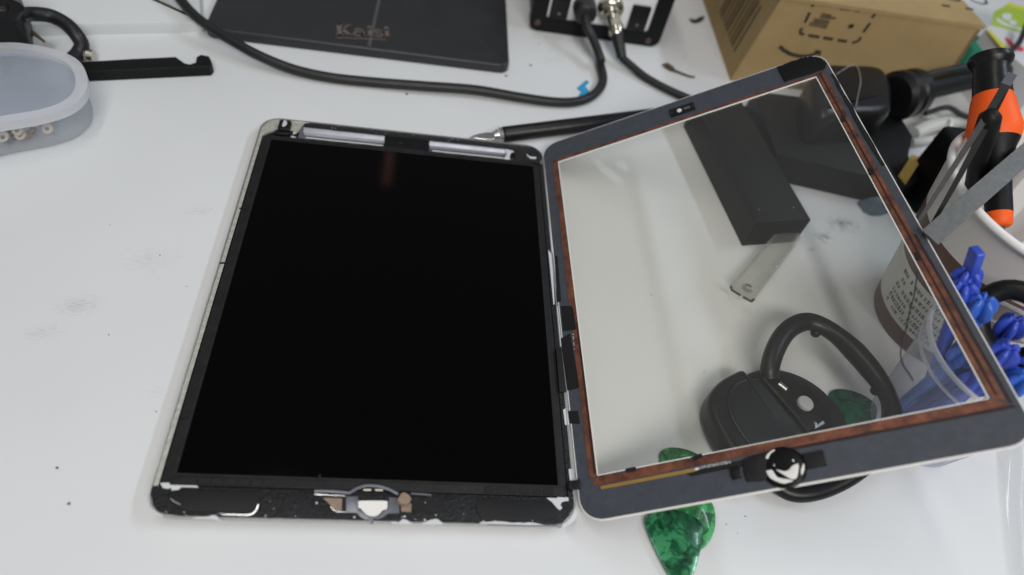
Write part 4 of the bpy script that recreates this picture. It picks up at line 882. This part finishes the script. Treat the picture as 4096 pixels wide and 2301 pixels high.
def blue_tool(foot, head, mat, label, tabbed=False, spin=0.0, kr=5.6):
    foot, head = V(foot), V(head); fr = axis_frame(foot, head); Ln = (head-foot).length
    t = thing('blue_tool', foot, label, 'plastic tool', 'blue plastic tools in the clear cup')
    obj('shaft', lathe([(0,0),(2.6,0),(2.9,Ln*.5),(3.1,Ln-6),(3.4,Ln-4)], fr, 14), M[mat], t, 60)
    for k in range(5):
        a = spin+k*2*math.pi/5; er = fr.ex*math.cos(a)+fr.ey*math.sin(a); et = fr.ey*math.cos(a)-fr.ex*math.sin(a); o_ = fr.p(0,0,Ln)+er*kr*.55
        vs_, fs_ = [], []
        for p_ in range(9):
            ph = math.pi*p_/8
            for q_ in range(12):
                th_ = 2*math.pi*q_/12
                vs_.append(o_+er*(kr*.62*math.sin(ph)*math.cos(th_))+et*(kr*.36*math.sin(ph)*math.sin(th_))+fr.ez*(6.2*math.cos(ph)*(1-.12*math.cos(th_))))
        for p_ in range(8):
            for q_ in range(12): fs_.append((p_*12+q_, p_*12+(q_+1) % 12, (p_+1)*12+(q_+1) % 12, (p_+1)*12+q_))
        obj('knob_lobe', (vs_, fs_), M[mat], t, 80)
    obj('knob_core', lathe([(0,-5.5),(2.6,-5),(3.4,0),(2.4,4.6),(0,5.4)], Frame(fr.p(0,0,Ln), fr.ex, fr.ey, fr.ez), 14), M[mat], t, 60)
    if tabbed: obj('flat_tab', prism(rrect(-3.3,3,3.3,16.5,1.2,3), -1.6, 1.6, .5, 2, Frame(fr.p(0,0,Ln), fr.ex, fr.ez)), M['blue'], t, 50)
    return t
for zz, px_, py_, fx, fy, mt_, tb_, sp2, l in ((91,3868,1118,6,6,'blue',True,.3,'blue plastic tool with an upright flat tab above its knob'),
        (88,3850,1172,2,2,'blue',False,.8,'dark blue knobbed tool just below the tabbed one'),
        (88,3922,1232,4,-2,'blue_light',False,.1,'lighter blue knobbed tool in front of the black scissors loop'),
        (84,4010,1418,-2,-8,'blue',False,.5,'dark blue knobbed tool below the black scissors loop'),
        (78,4075,1530,2,-12,'blue_light',False,.9,'lighter blue knobbed tool lowest along the glass edge'),
        (72,4110,1480,12,-10,'blue',False,.2,'dark blue knobbed tool at the right edge of the photo'),
        (74,4040,1310,12,4,'blue',False,.7,'blue tool seen through the hole of the scissors loop'),
        (66,3960,1440,-8,2,'blue',False,.7,'blue knobbed tool deep inside the cup by its rim'),
        (62,3850,1420,-11,6,'blue_light',False,.7,'pale blue tool at the left inside the cup'),
        (60,3900,1530,-9,-7,'blue',False,.4,'blue tool at the front inside the cup')):
    h = at(px_, py_, zz); blue_tool(CC+V((fx,fy,2)), h, mt_, l, tb_, sp2)
scs = thing('scissors', CC+V((8,10,4)), 'black handled scissors with round finger loop standing behind the blue tools', 'scissors')
rc = at(4062,1305,80); rn = (CAM_POS-rc).normalized(); RX = V((1,.2,.35)); RX = (RX-rn*RX.dot(rn)).normalized(); RY = rn.cross(RX)
ringp = [rc+RX*(13.0*math.cos(t*math.pi/16))+RY*(16.0*math.sin(t*math.pi/16)) for t in range(32)]
obj('finger_loop', tube(ringp, 4.6, 14, closed=True), M['blackpl'], scs, 70)
obj('shank', tube([rc-RY*14+RX*2, (rc+CC+V((8,10,0)))/2, CC+V((8,10,22))], [5,4], 12), M['blackpl'], scs, 60)
obj('blade', ribbon([CC+V((8,10,24)), CC+V((6,6,4))], [8,4], 1.6, (1,0,0)), M['steel'], scs, 0)

# clear plastic film at the lower right
fv, ff = [], []; NI, NJ = 26, 10; rp_ = random.Random(4)
fa, fb, fc, fd = at(3985,1805), at(4320,1700), at(4400,2420), at(4052,2420)
for j in range(NJ+1):
    for i in range(NI+1):
        s_, t_ = i/NI, j/NJ; q = (fa.lerp(fb, s_)).lerp(fd.lerp(fc, s_), t_)
        fv.append(V((q.x, q.y, .6+1.9*abs(math.sin(s_*11+t_*1.3+.6*math.sin(3*t_)))+.5*math.sin(t_*7+s_*5)**2)))
for j in range(NJ):
    for i in range(NI): ff.append((j*(NI+1)+i, j*(NI+1)+i+1, (j+1)*(NI+1)+i+1, (j+1)*(NI+1)+i))
setp(obj('plastic_film', (fv, ff), M['bag'], None, 80), 'wrinkled clear plastic film at the lower right of the table', 'plastic film')
